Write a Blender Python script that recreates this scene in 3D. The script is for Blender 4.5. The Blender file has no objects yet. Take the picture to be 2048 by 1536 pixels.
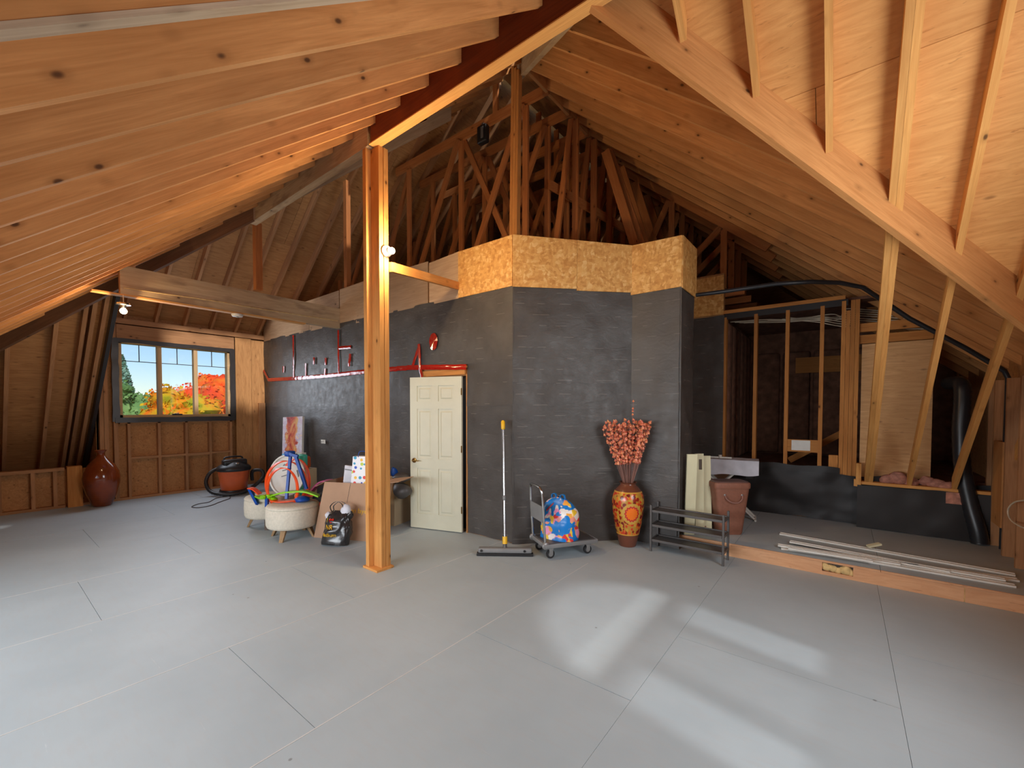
import bpy, bmesh, math, random
from mathutils import Vector, Matrix, noise
V = Vector
random.seed(7)
S = bpy.context.scene
COL = S.collection
PI = math.pi

# ------------------------------------------------------------------ camera
FPX, CY, CAMH = 846.47, 840.285, 1.64
yaw, pit, rol = math.radians(38.012), math.radians(-1.594), math.radians(0.059)
_F = V((-math.sin(yaw), math.cos(yaw), 0)); _R = V((math.cos(yaw), math.sin(yaw), 0)); _U = V((0, 0, 1))
_F, _U = math.cos(pit) * _F + math.sin(pit) * _U, math.cos(pit) * _U - math.sin(pit) * _F
_R, _U = math.cos(rol) * _R + math.sin(rol) * _U, math.cos(rol) * _U - math.sin(rol) * _R
cam = bpy.data.objects.new('camera', bpy.data.cameras.new('camera'))
COL.objects.link(cam)
cam.matrix_world = Matrix(((_R.x, _U.x, -_F.x, 0), (_R.y, _U.y, -_F.y, 0), (_R.z, _U.z, -_F.z, CAMH), (0, 0, 0, 1)))
cam.data.sensor_width = 36
cam.data.lens = FPX / 2048 * 36
cam.data.shift_y = (CY - 768) / 2048
cam.data.clip_start = 0.05
cam.data.clip_end = 300
S.camera = cam

# ------------------------------------------------------------------ sky, sun, window light, exposure
S.view_settings.view_transform = 'Standard'
S.view_settings.look = 'None'
S.view_settings.gamma = 1
S.view_settings.use_curve_mapping = False
S.view_settings.exposure = 0.36
S.cycles.use_denoising = True
S.cycles.max_bounces = 8
S.cycles.diffuse_bounces = 5
S.cycles.sample_clamp_indirect = 6
w = bpy.data.worlds.new('sky'); S.world = w; w.use_nodes = True
nt = w.node_tree; nt.nodes.clear()
sky = nt.nodes.new('ShaderNodeTexSky'); sky.sky_type = 'NISHITA'
sky.sun_disc = False; sky.sun_elevation = math.radians(40); sky.sun_rotation = math.radians(100)
sky.air_density = 1.0; sky.dust_density = 0.1; sky.ozone_density = 5.0
bg = nt.nodes.new('ShaderNodeBackground'); bg.inputs['Strength'].default_value = 0.10
wo = nt.nodes.new('ShaderNodeOutputWorld')
nt.links.new(sky.outputs[0], bg.inputs[0]); nt.links.new(bg.outputs[0], wo.inputs[0])

def lamp(name, typ, loc, energy, color, **k):
    l = bpy.data.lights.new(name, typ); l.energy = energy; l.color = color
    for a, b in k.items(): setattr(l, a, b)
    o = bpy.data.objects.new(name, l); COL.objects.link(o); o.location = loc
    return o
def aim(o, d): o.rotation_euler = V(d).to_track_quat('-Z', 'Y').to_euler()
sun = lamp('sun', 'SUN', (8, 2, 8), 2.6, (1, 0.97, 0.92), angle=math.radians(2.6)); aim(sun, (-1, 0.2, -0.87))
# daylight of the arched gable window, of the window at the left end, plus an added fill lamp behind the camera
a = lamp('arched_window_daylight', 'AREA', (1.30, 2.47, 2.15), 60, (0.93, 0.97, 1.0), shape='RECTANGLE', size=1.5, size_y=1.7); aim(a, (-1, 0, 0))
a = lamp('left_window_daylight', 'AREA', (-9.93, 2.47, 2.15), 32, (0.80, 0.88, 1.0), shape='RECTANGLE', size=1.6, size_y=1.25); aim(a, (1, 0, -0.15))
a = lamp('added_fill_light', 'AREA', (-3.6, -2.02, 1.40), 76, (0.90, 0.95, 1.0), shape='RECTANGLE', size=5.2, size_y=1.1, spread=math.radians(115)); aim(a, (0, 1, -0.28))  # fill lamp in an invented opening, evens out the room light

# ------------------------------------------------------------------ calibrated helpers: a pixel of the photograph to a real point
def at(px, py, d): return V((0, 0, CAMH)) + d * (_F + _R * ((px - 1024) / FPX) + _U * ((CY - py) / FPX))
def onz(px, py, z=0.0):
    r = at(px, py, 1) - V((0, 0, CAMH)); return V((0, 0, CAMH)) + r * ((z - CAMH) / r.z)
def ony(px, py, y):
    r = at(px, py, 1) - V((0, 0, CAMH)); return V((0, 0, CAMH)) + r * (y / r.y)
def onx(px, py, x):
    r = at(px, py, 1) - V((0, 0, CAMH)); return V((0, 0, CAMH)) + r * (x / r.x)

# ------------------------------------------------------------------ mesh builder and object helpers
WM = {}
class MB:
    def __init__(s): s.v = []; s.f = []
    def add(s, vs, fs):
        b = len(s.v); s.v += [V(v) for v in vs]; s.f += [tuple(b + i for i in f) for f in fs]; return s
    def box(s, lo, hi):
        x0, y0, z0 = lo; x1, y1, z1 = hi
        return s.add([(x0, y0, z0), (x1, y0, z0), (x1, y1, z0), (x0, y1, z0), (x0, y0, z1), (x1, y0, z1), (x1, y1, z1), (x0, y1, z1)],
                     [(3, 2, 1, 0), (4, 5, 6, 7), (0, 1, 5, 4), (1, 2, 6, 5), (2, 3, 7, 6), (3, 0, 4, 7)])
    def prism(s, poly, vec):
        n = len(poly); vec = V(vec); P = [V(p) for p in poly]
        nm = V((0, 0, 0))
        for i in range(n): nm += P[i].cross(P[(i + 1) % n])
        if nm.dot(vec) < 0: P.reverse()
        vs = P + [p + vec for p in P]
        fs = [tuple(range(n - 1, -1, -1)), tuple(range(n, 2 * n))] + [(i, (i + 1) % n, n + (i + 1) % n, n + i) for i in range(n)]
        return s.add(vs, fs)
    def beam(s, p0, p1, wd, ht, up=(0, 0, 1)):
        p0 = V(p0); p1 = V(p1); ax = (p1 - p0).normalized(); up = V(up)
        sd = ax.cross(up)
        if sd.length < 1e-4: sd = ax.cross(V((1, 0, 0)))
        sd.normalize(); uu = sd.cross(ax)
        a = sd * (wd / 2); b = uu * (ht / 2)
        return s.prism([p0 - a - b, p0 + a - b, p0 + a + b, p0 - a + b], p1 - p0)
    def tube(s, pts, r, n=8, closed=False, flat=None):
        pts = [V(p) for p in pts]; m = len(pts); b = len(s.v); ref = None
        for i, p in enumerate(pts):
            if closed: t = pts[(i + 1) % m] - pts[i - 1]
            else: t = pts[min(i + 1, m - 1)] - pts[max(i - 1, 0)]
            t.normalize()
            if ref is None:
                ref = t.orthogonal().normalized() if flat is None else (V(flat) - t * V(flat).dot(t)).normalized()
            else:
                ref = (ref - t * ref.dot(t)).normalized() if flat is None else (V(flat) - t * V(flat).dot(t)).normalized()
            o = t.cross(ref); rr = r[i] if isinstance(r, (list, tuple)) else r
            for k in range(n):
                an = 2 * PI * k / n; s.v.append(p + rr * (math.cos(an) * ref + math.sin(an) * o))
        for i in range(m if closed else m - 1):
            for k in range(n):
                i2 = (i + 1) % m
                s.f.append((b + i * n + k, b + i * n + (k + 1) % n, b + i2 * n + (k + 1) % n, b + i2 * n + k))
        if not closed:
            s.f.append(tuple(b + k for k in range(n - 1, -1, -1))); s.f.append(tuple(b + (m - 1) * n + k for k in range(n)))
        return s
    def ribbon(s, pts, wd, th, side):
        """flat strip of width wd along the fixed direction side, thickness th"""
        pts = [V(p) for p in pts]; side = V(side).normalized(); b = len(s.v); m = len(pts)
        for i, p in enumerate(pts):
            t = (pts[min(i + 1, m - 1)] - pts[max(i - 1, 0)]).normalized(); nrm = t.cross(side).normalized()
            for (q, h) in ((-1, -1), (1, -1), (1, 1), (-1, 1)): s.v.append(p + side * (q * wd / 2) + nrm * (h * th / 2))
        for i in range(m - 1):
            for k in range(4): s.f.append((b + i * 4 + k, b + i * 4 + (k + 1) % 4, b + i * 4 + 4 + (k + 1) % 4, b + i * 4 + 4 + k))
        s.f.append((b + 3, b + 2, b + 1, b)); e = b + (m - 1) * 4; s.f.append((e, e + 1, e + 2, e + 3))
        return s
    def lathe(s, prof, c=(0, 0, 0), n=32, ax=(0, 0, 1), sq=None):
        c = V(c); ax = V(ax).normalized(); u = ax.orthogonal().normalized() if abs(ax.z) < .99 else V((1, 0, 0)); w_ = ax.cross(u)
        b = len(s.v); m = len(prof)
        for (r, z) in prof:
            for k in range(n):
                an = 2 * PI * k / n; s.v.append(c + ax * z + max(r, 1e-4) * (math.cos(an) * u + math.sin(an) * w_))
        for i in range(m - 1):
            for k in range(n): s.f.append((b + i * n + k, b + i * n + (k + 1) % n, b + (i + 1) * n + (k + 1) % n, b + (i + 1) * n + k))
        s.f.append(tuple(b + k for k in range(n - 1, -1, -1))); s.f.append(tuple(b + (m - 1) * n + k for k in range(n)))
        return s
    def rbox(s, lo, hi, r, seg=2, xf=None):
        bm = bmesh.new(); bmesh.ops.create_cube(bm, size=1)
        lo = V(lo); hi = V(hi); d = hi - lo; c = (lo + hi) / 2
        for v in bm.verts: v.co = V((v.co.x * d.x, v.co.y * d.y, v.co.z * d.z)) + c
        bmesh.ops.bevel(bm, geom=list(bm.edges), offset=min(r, .49 * min(d)), segments=seg, affect='EDGES', profile=.5)
        bm.verts.index_update()
        s.add([(xf @ v.co if xf else v.co) for v in bm.verts], [[v.index for v in f.verts] for f in bm.faces]); bm.free()
        return s
    def sphere(s, c, r, n=12, m=8, sc=(1, 1, 1)):
        c = V(c); b = len(s.v)
        for i in range(1, m):
            th = PI * i / m
            for k in range(n):
                an = 2 * PI * k / n; s.v.append(c + V((r * sc[0] * math.sin(th) * math.cos(an), r * sc[1] * math.sin(th) * math.sin(an), r * sc[2] * math.cos(th))))
        t = len(s.v); s.v += [c + V((0, 0, r * sc[2])), c - V((0, 0, r * sc[2]))]
        for i in range(m - 2):
            for k in range(n): s.f.append((b + i * n + k, b + (i + 1) * n + k, b + (i + 1) * n + (k + 1) % n, b + i * n + (k + 1) % n))
        for k in range(n): s.f.append((t, b + k, b + (k + 1) % n)); s.f.append((t + 1, b + (m - 2) * n + (k + 1) % n, b + (m - 2) * n + k))
        return s
    def grid(s, fn, nu, nv):
        b = len(s.v)
        for j in range(nv + 1):
            for i in range(nu + 1): s.v.append(V(fn(i / nu, j / nv)))
        for j in range(nv):
            for i in range(nu): q = b + j * (nu + 1) + i; s.f.append((q, q + 1, q + nu + 2, q + nu + 1))
        return s
    def xf(s, m):
        s.v = [m @ v for v in s.v]; return s
    def build(s, name, mt, parent=None, axis=None, up=(0, 0, 1), smooth=False, label=None, kind=None, origin=None):
        vs = s.v
        if origin is not None: o = V(origin)
        else:
            lo = V([min(v[i] for v in vs) for i in range(3)]); hi = V([max(v[i] for v in vs) for i in range(3)]); o = (lo + hi) / 2
        if axis is None: M = Matrix.Translation(o)
        else:
            X = V(axis).normalized(); Z = V(up); Z = Z - X * Z.dot(X)
            if Z.length < 1e-3: Z = X.orthogonal()
            Z.normalize(); Y = Z.cross(X)
            M = Matrix(((X.x, Y.x, Z.x, o.x), (X.y, Y.y, Z.y, o.y), (X.z, Y.z, Z.z, o.z), (0, 0, 0, 1)))
        Mi = M.inverted(); me = bpy.data.meshes.new(name)
        me.from_pydata([tuple(Mi @ v) for v in vs], [], s.f); me.validate(); me.update()
        if smooth:
            me.polygons.foreach_set('use_smooth', [True] * len(me.polygons))
            try: me.set_sharp_from_angle(angle=math.radians(smooth if smooth is not True else 50))
            except Exception: pass
        ob = bpy.data.objects.new(name, me); COL.objects.link(ob)
        for q in (mt if isinstance(mt, (list, tuple)) else [mt]): me.materials.append(q)
        ob.matrix_world = M; WM[ob.name] = M
        if parent: adopt(ob, parent)
        if label: ob['label'] = label
        if kind: ob['kind'] = kind
        return ob
def adopt(ob, parent):
    ob.parent = parent; ob.matrix_parent_inverse = WM[parent.name].inverted(); return ob
def thing(name, label, cat, loc, group=None):
    o = bpy.data.objects.new(name, None); COL.objects.link(o); o.location = loc; o.empty_display_size = .1
    WM[o.name] = Matrix.Translation(V(loc)); return tag(o, label, cat, group)
def tag(o, label, cat, group=None):
    o['label'] = label; o['category'] = cat
    if group: o['group'] = group
    return o
def struct(o, label=None):
    o['kind'] = 'structure'
    if label: o['label'] = label
    return o
def sempty(name, label=None, loc=(0, 0, 0)):
    o = bpy.data.objects.new(name, None); COL.objects.link(o); o.location = loc; o.empty_display_size = .1
    WM[o.name] = Matrix.Translation(V(loc)); return struct(o, label)
def copy_tree(root, delta):
    """a copy of a thing and its parts moved by delta (mesh data shared)"""
    r = root.copy(); COL.objects.link(r); M = Matrix.Translation(V(delta))
    r.matrix_world = M @ WM[root.name]; WM[r.name] = M @ WM[root.name]
    for ch in root.children:
        c = ch.copy(); COL.objects.link(c); c.parent = r; WM[c.name] = M @ WM[ch.name]
        c.matrix_parent_inverse = WM[r.name].inverted(); c.matrix_basis = WM[c.name]
    return r
def text_mb(body, size, M, depth=.0015):
    cu = bpy.data.curves.new('letters', 'FONT'); cu.body = body; cu.size = size; cu.extrude = depth; cu.align_x = 'CENTER'; cu.align_y = 'CENTER'
    ob = bpy.data.objects.new('letters', cu); COL.objects.link(ob)
    me = bpy.data.meshes.new_from_object(ob.evaluated_get(bpy.context.evaluated_depsgraph_get()))
    mb = MB(); mb.add([M @ v.co for v in me.vertices], [tuple(p.vertices) for p in me.polygons])
    bpy.data.objects.remove(ob); bpy.data.curves.remove(cu); bpy.data.meshes.remove(me)
    return mb
def frame(o, x, z):
    """matrix with local x along x, local z along z"""
    X = V(x).normalized(); Z = V(z); Z = (Z - X * Z.dot(X)).normalized(); Y = Z.cross(X); o = V(o)
    return Matrix(((X.x, Y.x, Z.x, o.x), (X.y, Y.y, Z.y, o.y), (X.z, Y.z, Z.z, o.z), (0, 0, 0, 1)))

# ------------------------------------------------------------------ materials
def lin(c):
    c = c / 255.0
    return c / 12.92 if c <= .04045 else ((c + .055) / 1.055) ** 2.4
def C(r, g, b): return (lin(r), lin(g), lin(b), 1)
class NT:
    def __init__(s, name):
        s.m = bpy.data.materials.new(name); s.m.use_nodes = True; s.t = s.m.node_tree
        s.b = next(n for n in s.t.nodes if n.type == 'BSDF_PRINCIPLED'); s.out = next(n for n in s.t.nodes if n.type == 'OUTPUT_MATERIAL')
    def n(s, ty, **k):
        o = s.t.nodes.new(ty)
        for a, b in k.items(): setattr(o, a, b)
        return o
    def l(s, a, b): s.t.links.new(a, b)
    def val(s, sock, v):
        if hasattr(v, 'is_linked') or hasattr(v, 'links'): s.l(v, sock)
        else: sock.default_value = v
    def math(s, op, a, b=0.0, c=None, clamp=False):
        o = s.n('ShaderNodeMath', operation=op, use_clamp=clamp); s.val(o.inputs[0], a); s.val(o.inputs[1], b)
        if c is not None: s.val(o.inputs[2], c)
        return o.outputs[0]
    def coord(s, rnd=True):
        tc = s.n('ShaderNodeTexCoord').outputs['Object']
        if not rnd: return tc
        oi = s.n('ShaderNodeObjectInfo'); r = s.math('MULTIPLY', oi.outputs['Random'], 53.0)
        va = s.n('ShaderNodeVectorMath', operation='ADD'); s.l(tc, va.inputs[0]); s.l(r, va.inputs[1]); s.rand = oi.outputs['Random']
        return va.outputs[0]
    def map(s, v, sc, loc=(0, 0, 0), rot=(0, 0, 0)):
        m = s.n('ShaderNodeMapping'); s.l(v, m.inputs[0]); m.inputs['Scale'].default_value = sc; m.inputs['Location'].default_value = loc; m.inputs['Rotation'].default_value = rot
        return m.outputs[0]
    def noise(s, v, scale, detail=3, rough=.55, dist=0.0):
        n = s.n('ShaderNodeTexNoise'); s.l(v, n.inputs['Vector']); n.inputs['Scale'].default_value = scale; n.inputs['Detail'].default_value = detail
        n.inputs['Roughness'].default_value = rough; n.inputs['Distortion'].default_value = dist
        return n.outputs[0]
    def vor(s, v, scale, feature='F1', rnd=1.0):
        n = s.n('ShaderNodeTexVoronoi', feature=feature); s.l(v, n.inputs['Vector']); n.inputs['Scale'].default_value = scale; n.inputs['Randomness'].default_value = rnd
        return n
    def ramp(s, f, stops, interp='LINEAR'):
        r = s.n('ShaderNodeValToRGB'); s.l(f, r.inputs[0]); e = r.color_ramp.elements; r.color_ramp.interpolation = interp
        while len(e) < len(stops): e.new(.5)
        for q, (p, c) in zip(e, stops): q.position = p; q.color = c if len(c) == 4 else (*c, 1)
        return r.outputs[0]
    def mix(s, f, a, b, blend='MIX'):
        m = s.n('ShaderNodeMix', data_type='RGBA', blend_type=blend); s.val(m.inputs[0], f); s.val(m.inputs[6], a); s.val(m.inputs[7], b)
        return m.outputs[2]
    def smooth(s, x, a, b):
        m = s.n('ShaderNodeMapRange', interpolation_type='SMOOTHSTEP'); s.val(m.inputs[0], x); m.inputs[1].default_value = a; m.inputs[2].default_value = b
        return m.outputs[0]
    def bump(s, h, st=.3, d=.005):
        b = s.n('ShaderNodeBump'); b.inputs['Strength'].default_value = st; b.inputs['Distance'].default_value = d; s.l(h, b.inputs['Height']); s.l(b.outputs[0], s.b.inputs['Normal'])
    def base(s, c, rough=.6, metal=0.0, spec=None):
        s.val(s.b.inputs['Base Color'], c); s.val(s.b.inputs['Roughness'], rough); s.b.inputs['Metallic'].default_value = metal
        if spec is not None: s.b.inputs['Specular IOR Level'].default_value = spec
        return s.m
def plain(name, c, rough=.6, metal=0.0, var=.06, spec=None, sc=6.0):
    t = NT(name); co = t.coord(); n = t.noise(co, sc, 3)
    k = t.ramp(n, [(.3, [x * (1 - var * 2) for x in c[:3]]), (.7, [min(1, x * (1 + var)) for x in c[:3]])])
    t.base(k, rough, metal, spec); t.bump(n, .06, .003); return t.m
def wood(name, dark, light, knots=1.0, grain=1.0, rough=.72, spread=.22, stain=None):
    t = NT(name); co = t.coord()
    g = t.noise(t.map(co, (.7, 11, 11)), 2.4, 5, .6, 1.2)
    col = t.ramp(g, [(.25, dark), (.75, light)])
    fine = t.noise(t.map(co, (1.5, 60, 60)), 3.0, 2, .6)
    col = t.mix(.22 * grain, col, t.ramp(fine, [(.3, [x * .55 for x in dark[:3]]), (.7, light)]))
    big = t.noise(t.map(co, (.8, 2, 2)), 1.3, 2)
    col = t.mix(t.math('MULTIPLY', t.smooth(big, .42, .75), .45), col, [x * .72 for x in dark[:3]] + [1])
    if stain: col = t.mix(t.math('MULTIPLY', t.smooth(t.noise(t.map(co, (1.2, 4, 4)), 1.7, 3), .5, .7), .8), col, stain)
    if knots > 0:
        v = t.vor(t.map(co, (4.6, 8.5, 8.5)), 1.0)
        sep = t.n('ShaderNodeSeparateColor'); t.l(v.outputs['Color'], sep.inputs[0])
        on = t.math('GREATER_THAN', sep.outputs[0], 1 - .95 * knots)
        halo = t.math('MULTIPLY', t.math('SUBTRACT', 1.0, t.smooth(v.outputs['Distance'], .07, .27)), on)
        core = t.math('MULTIPLY', t.math('SUBTRACT', 1.0, t.smooth(v.outputs['Distance'], .045, .115)), on)
        col = t.mix(t.math('MULTIPLY', halo, .45), col, [x * .6 for x in dark[:3]] + [1])
        col = t.mix(t.math('MULTIPLY', core, .9), col, [dark[0] * .16, dark[1] * .14, dark[2] * .16, 1])
    tone = t.math('MULTIPLY_ADD', t.rand, spread, 1 - spread / 2)
    mm = t.n('ShaderNodeMix', data_type='RGBA', blend_type='MULTIPLY'); mm.inputs[0].default_value = 1
    cb = t.n('ShaderNodeCombineColor'); [t.l(tone, cb.inputs[i]) for i in range(3)]
    t.l(col, mm.inputs[6]); t.l(cb.outputs[0], mm.inputs[7])
    t.base(mm.outputs[2], rough, 0, .3); t.bump(g, .15, .004); return t.m
M = {}
M['rafter'] = wood('rafter_wood', C(188, 126, 70), C(226, 164, 102), 1.0, .7)
M['rafter_pale'] = wood('pale_rafter_wood', C(186, 158, 128), C(226, 204, 176), .5)
M['jack'] = wood('jack_rafter_wood', C(208, 142, 74), C(238, 180, 106), .6)
M['lvl'] = wood('red_brown_laminated_wood', C(108, 48, 22), C(140, 68, 32), 0)
M['greywood'] = wood('weathered_grey_wood', C(178, 148, 112), C(212, 186, 150), .3, 1.4, stain=C(146, 120, 94))
M['hipwood'] = wood('greyed_hip_wood', C(150, 118, 92), C(184, 154, 126), .2)
M['darkwood'] = wood('dark_stained_wood', C(104, 70, 48), C(138, 96, 66), .4)
M['post'] = wood('post_wood', C(196, 130, 66), C(230, 168, 96), .7)
M['stud'] = wood('stud_wood', C(180, 114, 56), C(218, 152, 82), .7)
M['leftstud'] = wood('left_wall_stud_wood', C(164, 114, 76), C(204, 152, 106), .5)
M['truss'] = wood('truss_wood', C(168, 98, 50), C(204, 132, 74), .3)
M['board'] = wood('tan_board', C(172, 138, 106), C(204, 172, 138), .2)
def ply(name, dark, light, knots=1.0):
    t = NT(name); co = t.coord()
    g = t.noise(t.map(co, (1.0, 7, 7)), 2.0, 5, .6, 2.2); col = t.ramp(g, [(.25, dark), (.72, light)])
    b = t.noise(co, 1.1, 2); col = t.mix(t.math('MULTIPLY', t.smooth(b, .45, .75), .35), col, [x * .75 for x in dark[:3]] + [1])
    v = t.vor(t.map(co, (5, 11, 11)), 1.0); sep = t.n('ShaderNodeSeparateColor'); t.l(v.outputs['Color'], sep.inputs[0])
    on = t.math('GREATER_THAN', sep.outputs[0], 1 - .42 * knots)
    k = t.math('MULTIPLY', t.math('SUBTRACT', 1.0, t.smooth(v.outputs['Distance'], .05, .22)), on)
    col = t.mix(t.math('MULTIPLY', k, .6), col, [dark[0] * .35, dark[1] * .3, dark[2] * .3, 1])
    st = t.noise(t.map(co, (5, 30, 30)), 1.5, 3, .6, 1.0); col = t.mix(t.math('MULTIPLY', t.smooth(st, .62, .74), .5), col, [dark[0] * .5, dark[1] * .42, dark[2] * .4, 1])
    t.base(col, .7, 0, .3); t.bump(g, .12, .003); return t.m
M['ply'] = ply('roof_plywood', C(206, 142, 78), C(236, 176, 108))
M['plydark'] = ply('old_plywood', C(168, 116, 70), C(206, 152, 98))
M['plypanel'] = ply('plywood_panel_wood', C(196, 148, 98), C(226, 182, 130), .4)
def osb():
    t = NT('particle_board'); co = t.coord(); w_ = t.noise(co, 3.0, 2)
    d = t.n('ShaderNodeVectorMath', operation='ADD'); t.l(co, d.inputs[0]); cw = t.n('ShaderNodeCombineXYZ'); [t.l(t.math('MULTIPLY', w_, .12), cw.inputs[i]) for i in range(3)]; t.l(cw.outputs[0], d.inputs[1])
    v = t.vor(t.map(d.outputs[0], (1, 1, 1.6), rot=(0, .5, .3)), 24.0); sep = t.n('ShaderNodeSeparateColor'); t.l(v.outputs['Color'], sep.inputs[0])
    v2 = t.vor(t.map(d.outputs[0], (1.6, 1, .8), rot=(.4, -.6, 0)), 19.0); s2 = t.n('ShaderNodeSeparateColor'); t.l(v2.outputs['Color'], s2.inputs[0])
    f = t.math('MULTIPLY_ADD', s2.outputs[0], .5, t.math('MULTIPLY', sep.outputs[0], .5))
    col = t.ramp(f, [(.12, C(196, 138, 72)), (.4, C(212, 156, 86)), (.7, C(224, 172, 100)), (.92, C(236, 194, 128))])
    t.base(col, .6, 0, .35); t.bump(f, .2, .003); return t.m
M['osb'] = osb()
def paper():
    t = NT('black_building_paper'); co = t.coord(False); sx = t.n('ShaderNodeSeparateXYZ'); t.l(co, sx.inputs[0])
    n = t.noise(co, 2.2, 4, .6); n2 = t.noise(co, 9, 3, .6)
    col = t.ramp(n, [(.3, C(62, 57, 54)), (.7, C(82, 78, 75))])
    wob = t.math('MULTIPLY_ADD', t.noise(co, 3, 2), .02, sx.outputs[2])
    row = t.math('PINGPONG', wob, .065); ln = t.math('SUBTRACT', 1.0, t.smooth(row, .001, .0045))
    dash = t.smooth(t.noise(t.map(co, (6, 6, 15.4)), 1.0, 1, .4), .56, .60)
    col = t.mix(t.math('MULTIPLY', t.math('MULTIPLY', ln, dash), .24), col, C(176, 168, 158))
    t.base(col, t.ramp(n2, [(.3, (.42,) * 3), (.7, (.58,) * 3)]), 0, .55)
    h = t.math('MULTIPLY_ADD', n2, .4, t.noise(t.map(co, (1, 1, 2.2)), 5, 4, .55, 1.5)); t.bump(h, .30, .012); return t.m
M['paper'] = paper()
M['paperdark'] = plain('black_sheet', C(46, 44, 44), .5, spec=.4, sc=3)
def floor_mat():
    t = NT('grey_painted_floor'); co = t.coord(False); tc = t.n('ShaderNodeNewGeometry').outputs['Position']
    n = t.noise(tc, .9, 4, .6); n2 = t.noise(t.map(tc, (3, 14, 1)), 2.0, 4, .6)
    col = t.ramp(n, [(.3, C(166, 179, 186)), (.7, C(180, 192, 198))])
    col = t.mix(t.math('MULTIPLY', t.smooth(n2, .45, .75), .25), col, C(176, 176, 176))
    sc = t.noise(t.map(tc, (2, 26, 1), rot=(0, 0, .2)), 1.2, 3, .7); col = t.mix(t.math('MULTIPLY', t.smooth(sc, .70, .76), .35), col, C(222, 222, 222))
    v = t.vor(t.map(tc, (1, 1, .01)), 5.0); sep = t.n('ShaderNodeSeparateColor'); t.l(v.outputs['Color'], sep.inputs[0])
    dots = t.math('MULTIPLY', t.math('GREATER_THAN', sep.outputs[0], .78), t.math('SUBTRACT', 1.0, t.smooth(v.outputs['Distance'], .03, .06)))
    col = t.mix(t.math('MULTIPLY', dots, .55), col, C(96, 92, 90))
    t.base(col, .52, 0, .4); t.bump(t.math('ADD', n2, dots), .12, .003); return t.m
M['floor'] = floor_mat()
M['filler'] = plain('joint_filler_paint', C(212, 212, 210), .5)
M['gap'] = plain('dark_joint', C(84, 78, 72), .9)
M['white'] = plain('white_paint', C(226, 224, 216), .45)
M['door'] = plain('cream_door_paint', C(206, 204, 182), .42, var=.02)
M['cream'] = plain('cream_board_paint', C(228, 222, 184), .55, var=.03)
M['brass'] = plain('brass', C(150, 116, 62), .3, 1.0)
M['tape'] = plain('red_sheathing_tape', C(176, 34, 24), .12, spec=1.0, sc=30)
M['black'] = plain('black_plastic', C(36, 36, 38), .38)
M['bagfilm'] = plain('black_bag_film', C(40, 40, 42), .22, spec=.7, sc=24)
M['darkgrey'] = plain('dark_grey_metal', C(88, 84, 82), .45, .3)
M['grey'] = plain('grey_plastic', C(126, 126, 126), .5)
M['chrome'] = plain('chrome', C(196, 198, 200), .22, 1.0)
M['steel'] = plain('grey_steel', C(150, 150, 150), .4, .6)
M['yellow'] = plain('yellow_plastic', C(236, 184, 30), .4)
M['orange'] = plain('orange_toy_plastic', C(250, 84, 30), .35)
M['vacorange'] = plain('orange_drum_plastic', C(212, 98, 48), .4)
M['blue'] = plain('blue_toy_plastic', C(8, 72, 160), .45)
M['green'] = plain('lime_toy_plastic', C(140, 206, 20), .35)
M['teal'] = plain('teal_plastic', C(64, 190, 166), .4)
M['pink'] = plain('pink_plastic', C(222, 92, 148), .4)
M['tub'] = plain('pale_yellow_plastic', C(222, 190, 88), .45)
M['fabric'] = plain('cream_bouclé', C(214, 206, 188), .95, var=.05, sc=40)
M['leg'] = wood('ottoman_leg_wood', C(150, 116, 80), C(184, 150, 110), 0)
M['legdark'] = plain('dark_leg_wood', C(96, 82, 70), .5)
M['card'] = plain('cardboard', C(176, 140, 112), .85, var=.04, sc=5)
M['card2'] = plain('beige_cardboard', C(196, 174, 140), .85, var=.03)
M['hamper'] = plain('brown_woven_plastic', C(142, 92, 72), .6, sc=30)
M['hamperlid'] = plain('dark_brown_lid', C(104, 78, 74), .5)
M['cloth'] = plain('white_cloth', C(214, 214, 222), .8, sc=9)
M['cable'] = plain('white_cable_sheath', C(222, 206, 180), .5)
M['pipe'] = plain('black_plastic_pipe', C(38, 40, 44), .33)
M['pinkins'] = plain('pink_insulation', C(196, 138, 118), .95, var=.2, sc=18)
M['brownins'] = plain('brown_insulation', C(128, 90, 70), .95, var=.2, sc=8)
M['foam'] = plain('yellow_foam', C(222, 190, 130), .9, var=.12, sc=20)
M['glaze'] = plain('brown_glaze', C(128, 56, 22), .13, spec=.7, var=.2, sc=4)
M['riser'] = ply('riser_plywood', C(206, 150, 108), C(226, 176, 134), .1)
M['frame'] = wood('window_frame_wood', C(206, 166, 118), C(232, 198, 152), 0)
M['muntin'] = plain('dark_muntin', C(70, 62, 66), .5)
M['flash'] = plain('black_flashing_tape', C(58, 54, 54), .35, sc=12)
def emit(name, c, st):
    t = NT(name); t.b.inputs['Emission Color'].default_value = c; t.b.inputs['Emission Strength'].default_value = st; t.base(c, .3); return t.m
M['bulb'] = emit('lit_bulb_glass', (1, .82, .5, 1), 14)
def glass(name, tint, extra=.0):
    t = NT(name); tr = t.n('ShaderNodeBsdfTransparent'); tr.inputs[0].default_value = (*tint, 1); gl = t.n('ShaderNodeBsdfGlossy'); gl.inputs['Roughness'].default_value = .02
    mx = t.n('ShaderNodeMixShader'); mx.inputs[0].default_value = .05; t.l(tr.outputs[0], mx.inputs[1]); t.l(gl.outputs[0], mx.inputs[2]); t.l(mx.outputs[0], t.out.inputs[0]); return t.m
M['glass'] = glass('window_glass', (.96, .97, .98)); M['dimglass'] = glass('sun_dimming_glass', (.62, .63, .65)); M['screen'] = glass('insect_screen', (.62, .62, .62)); M['clear'] = glass('clear_plastic', (.72, .74, .76))  # arched panes tinted darker to weaken the sun patch on the floor
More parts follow.
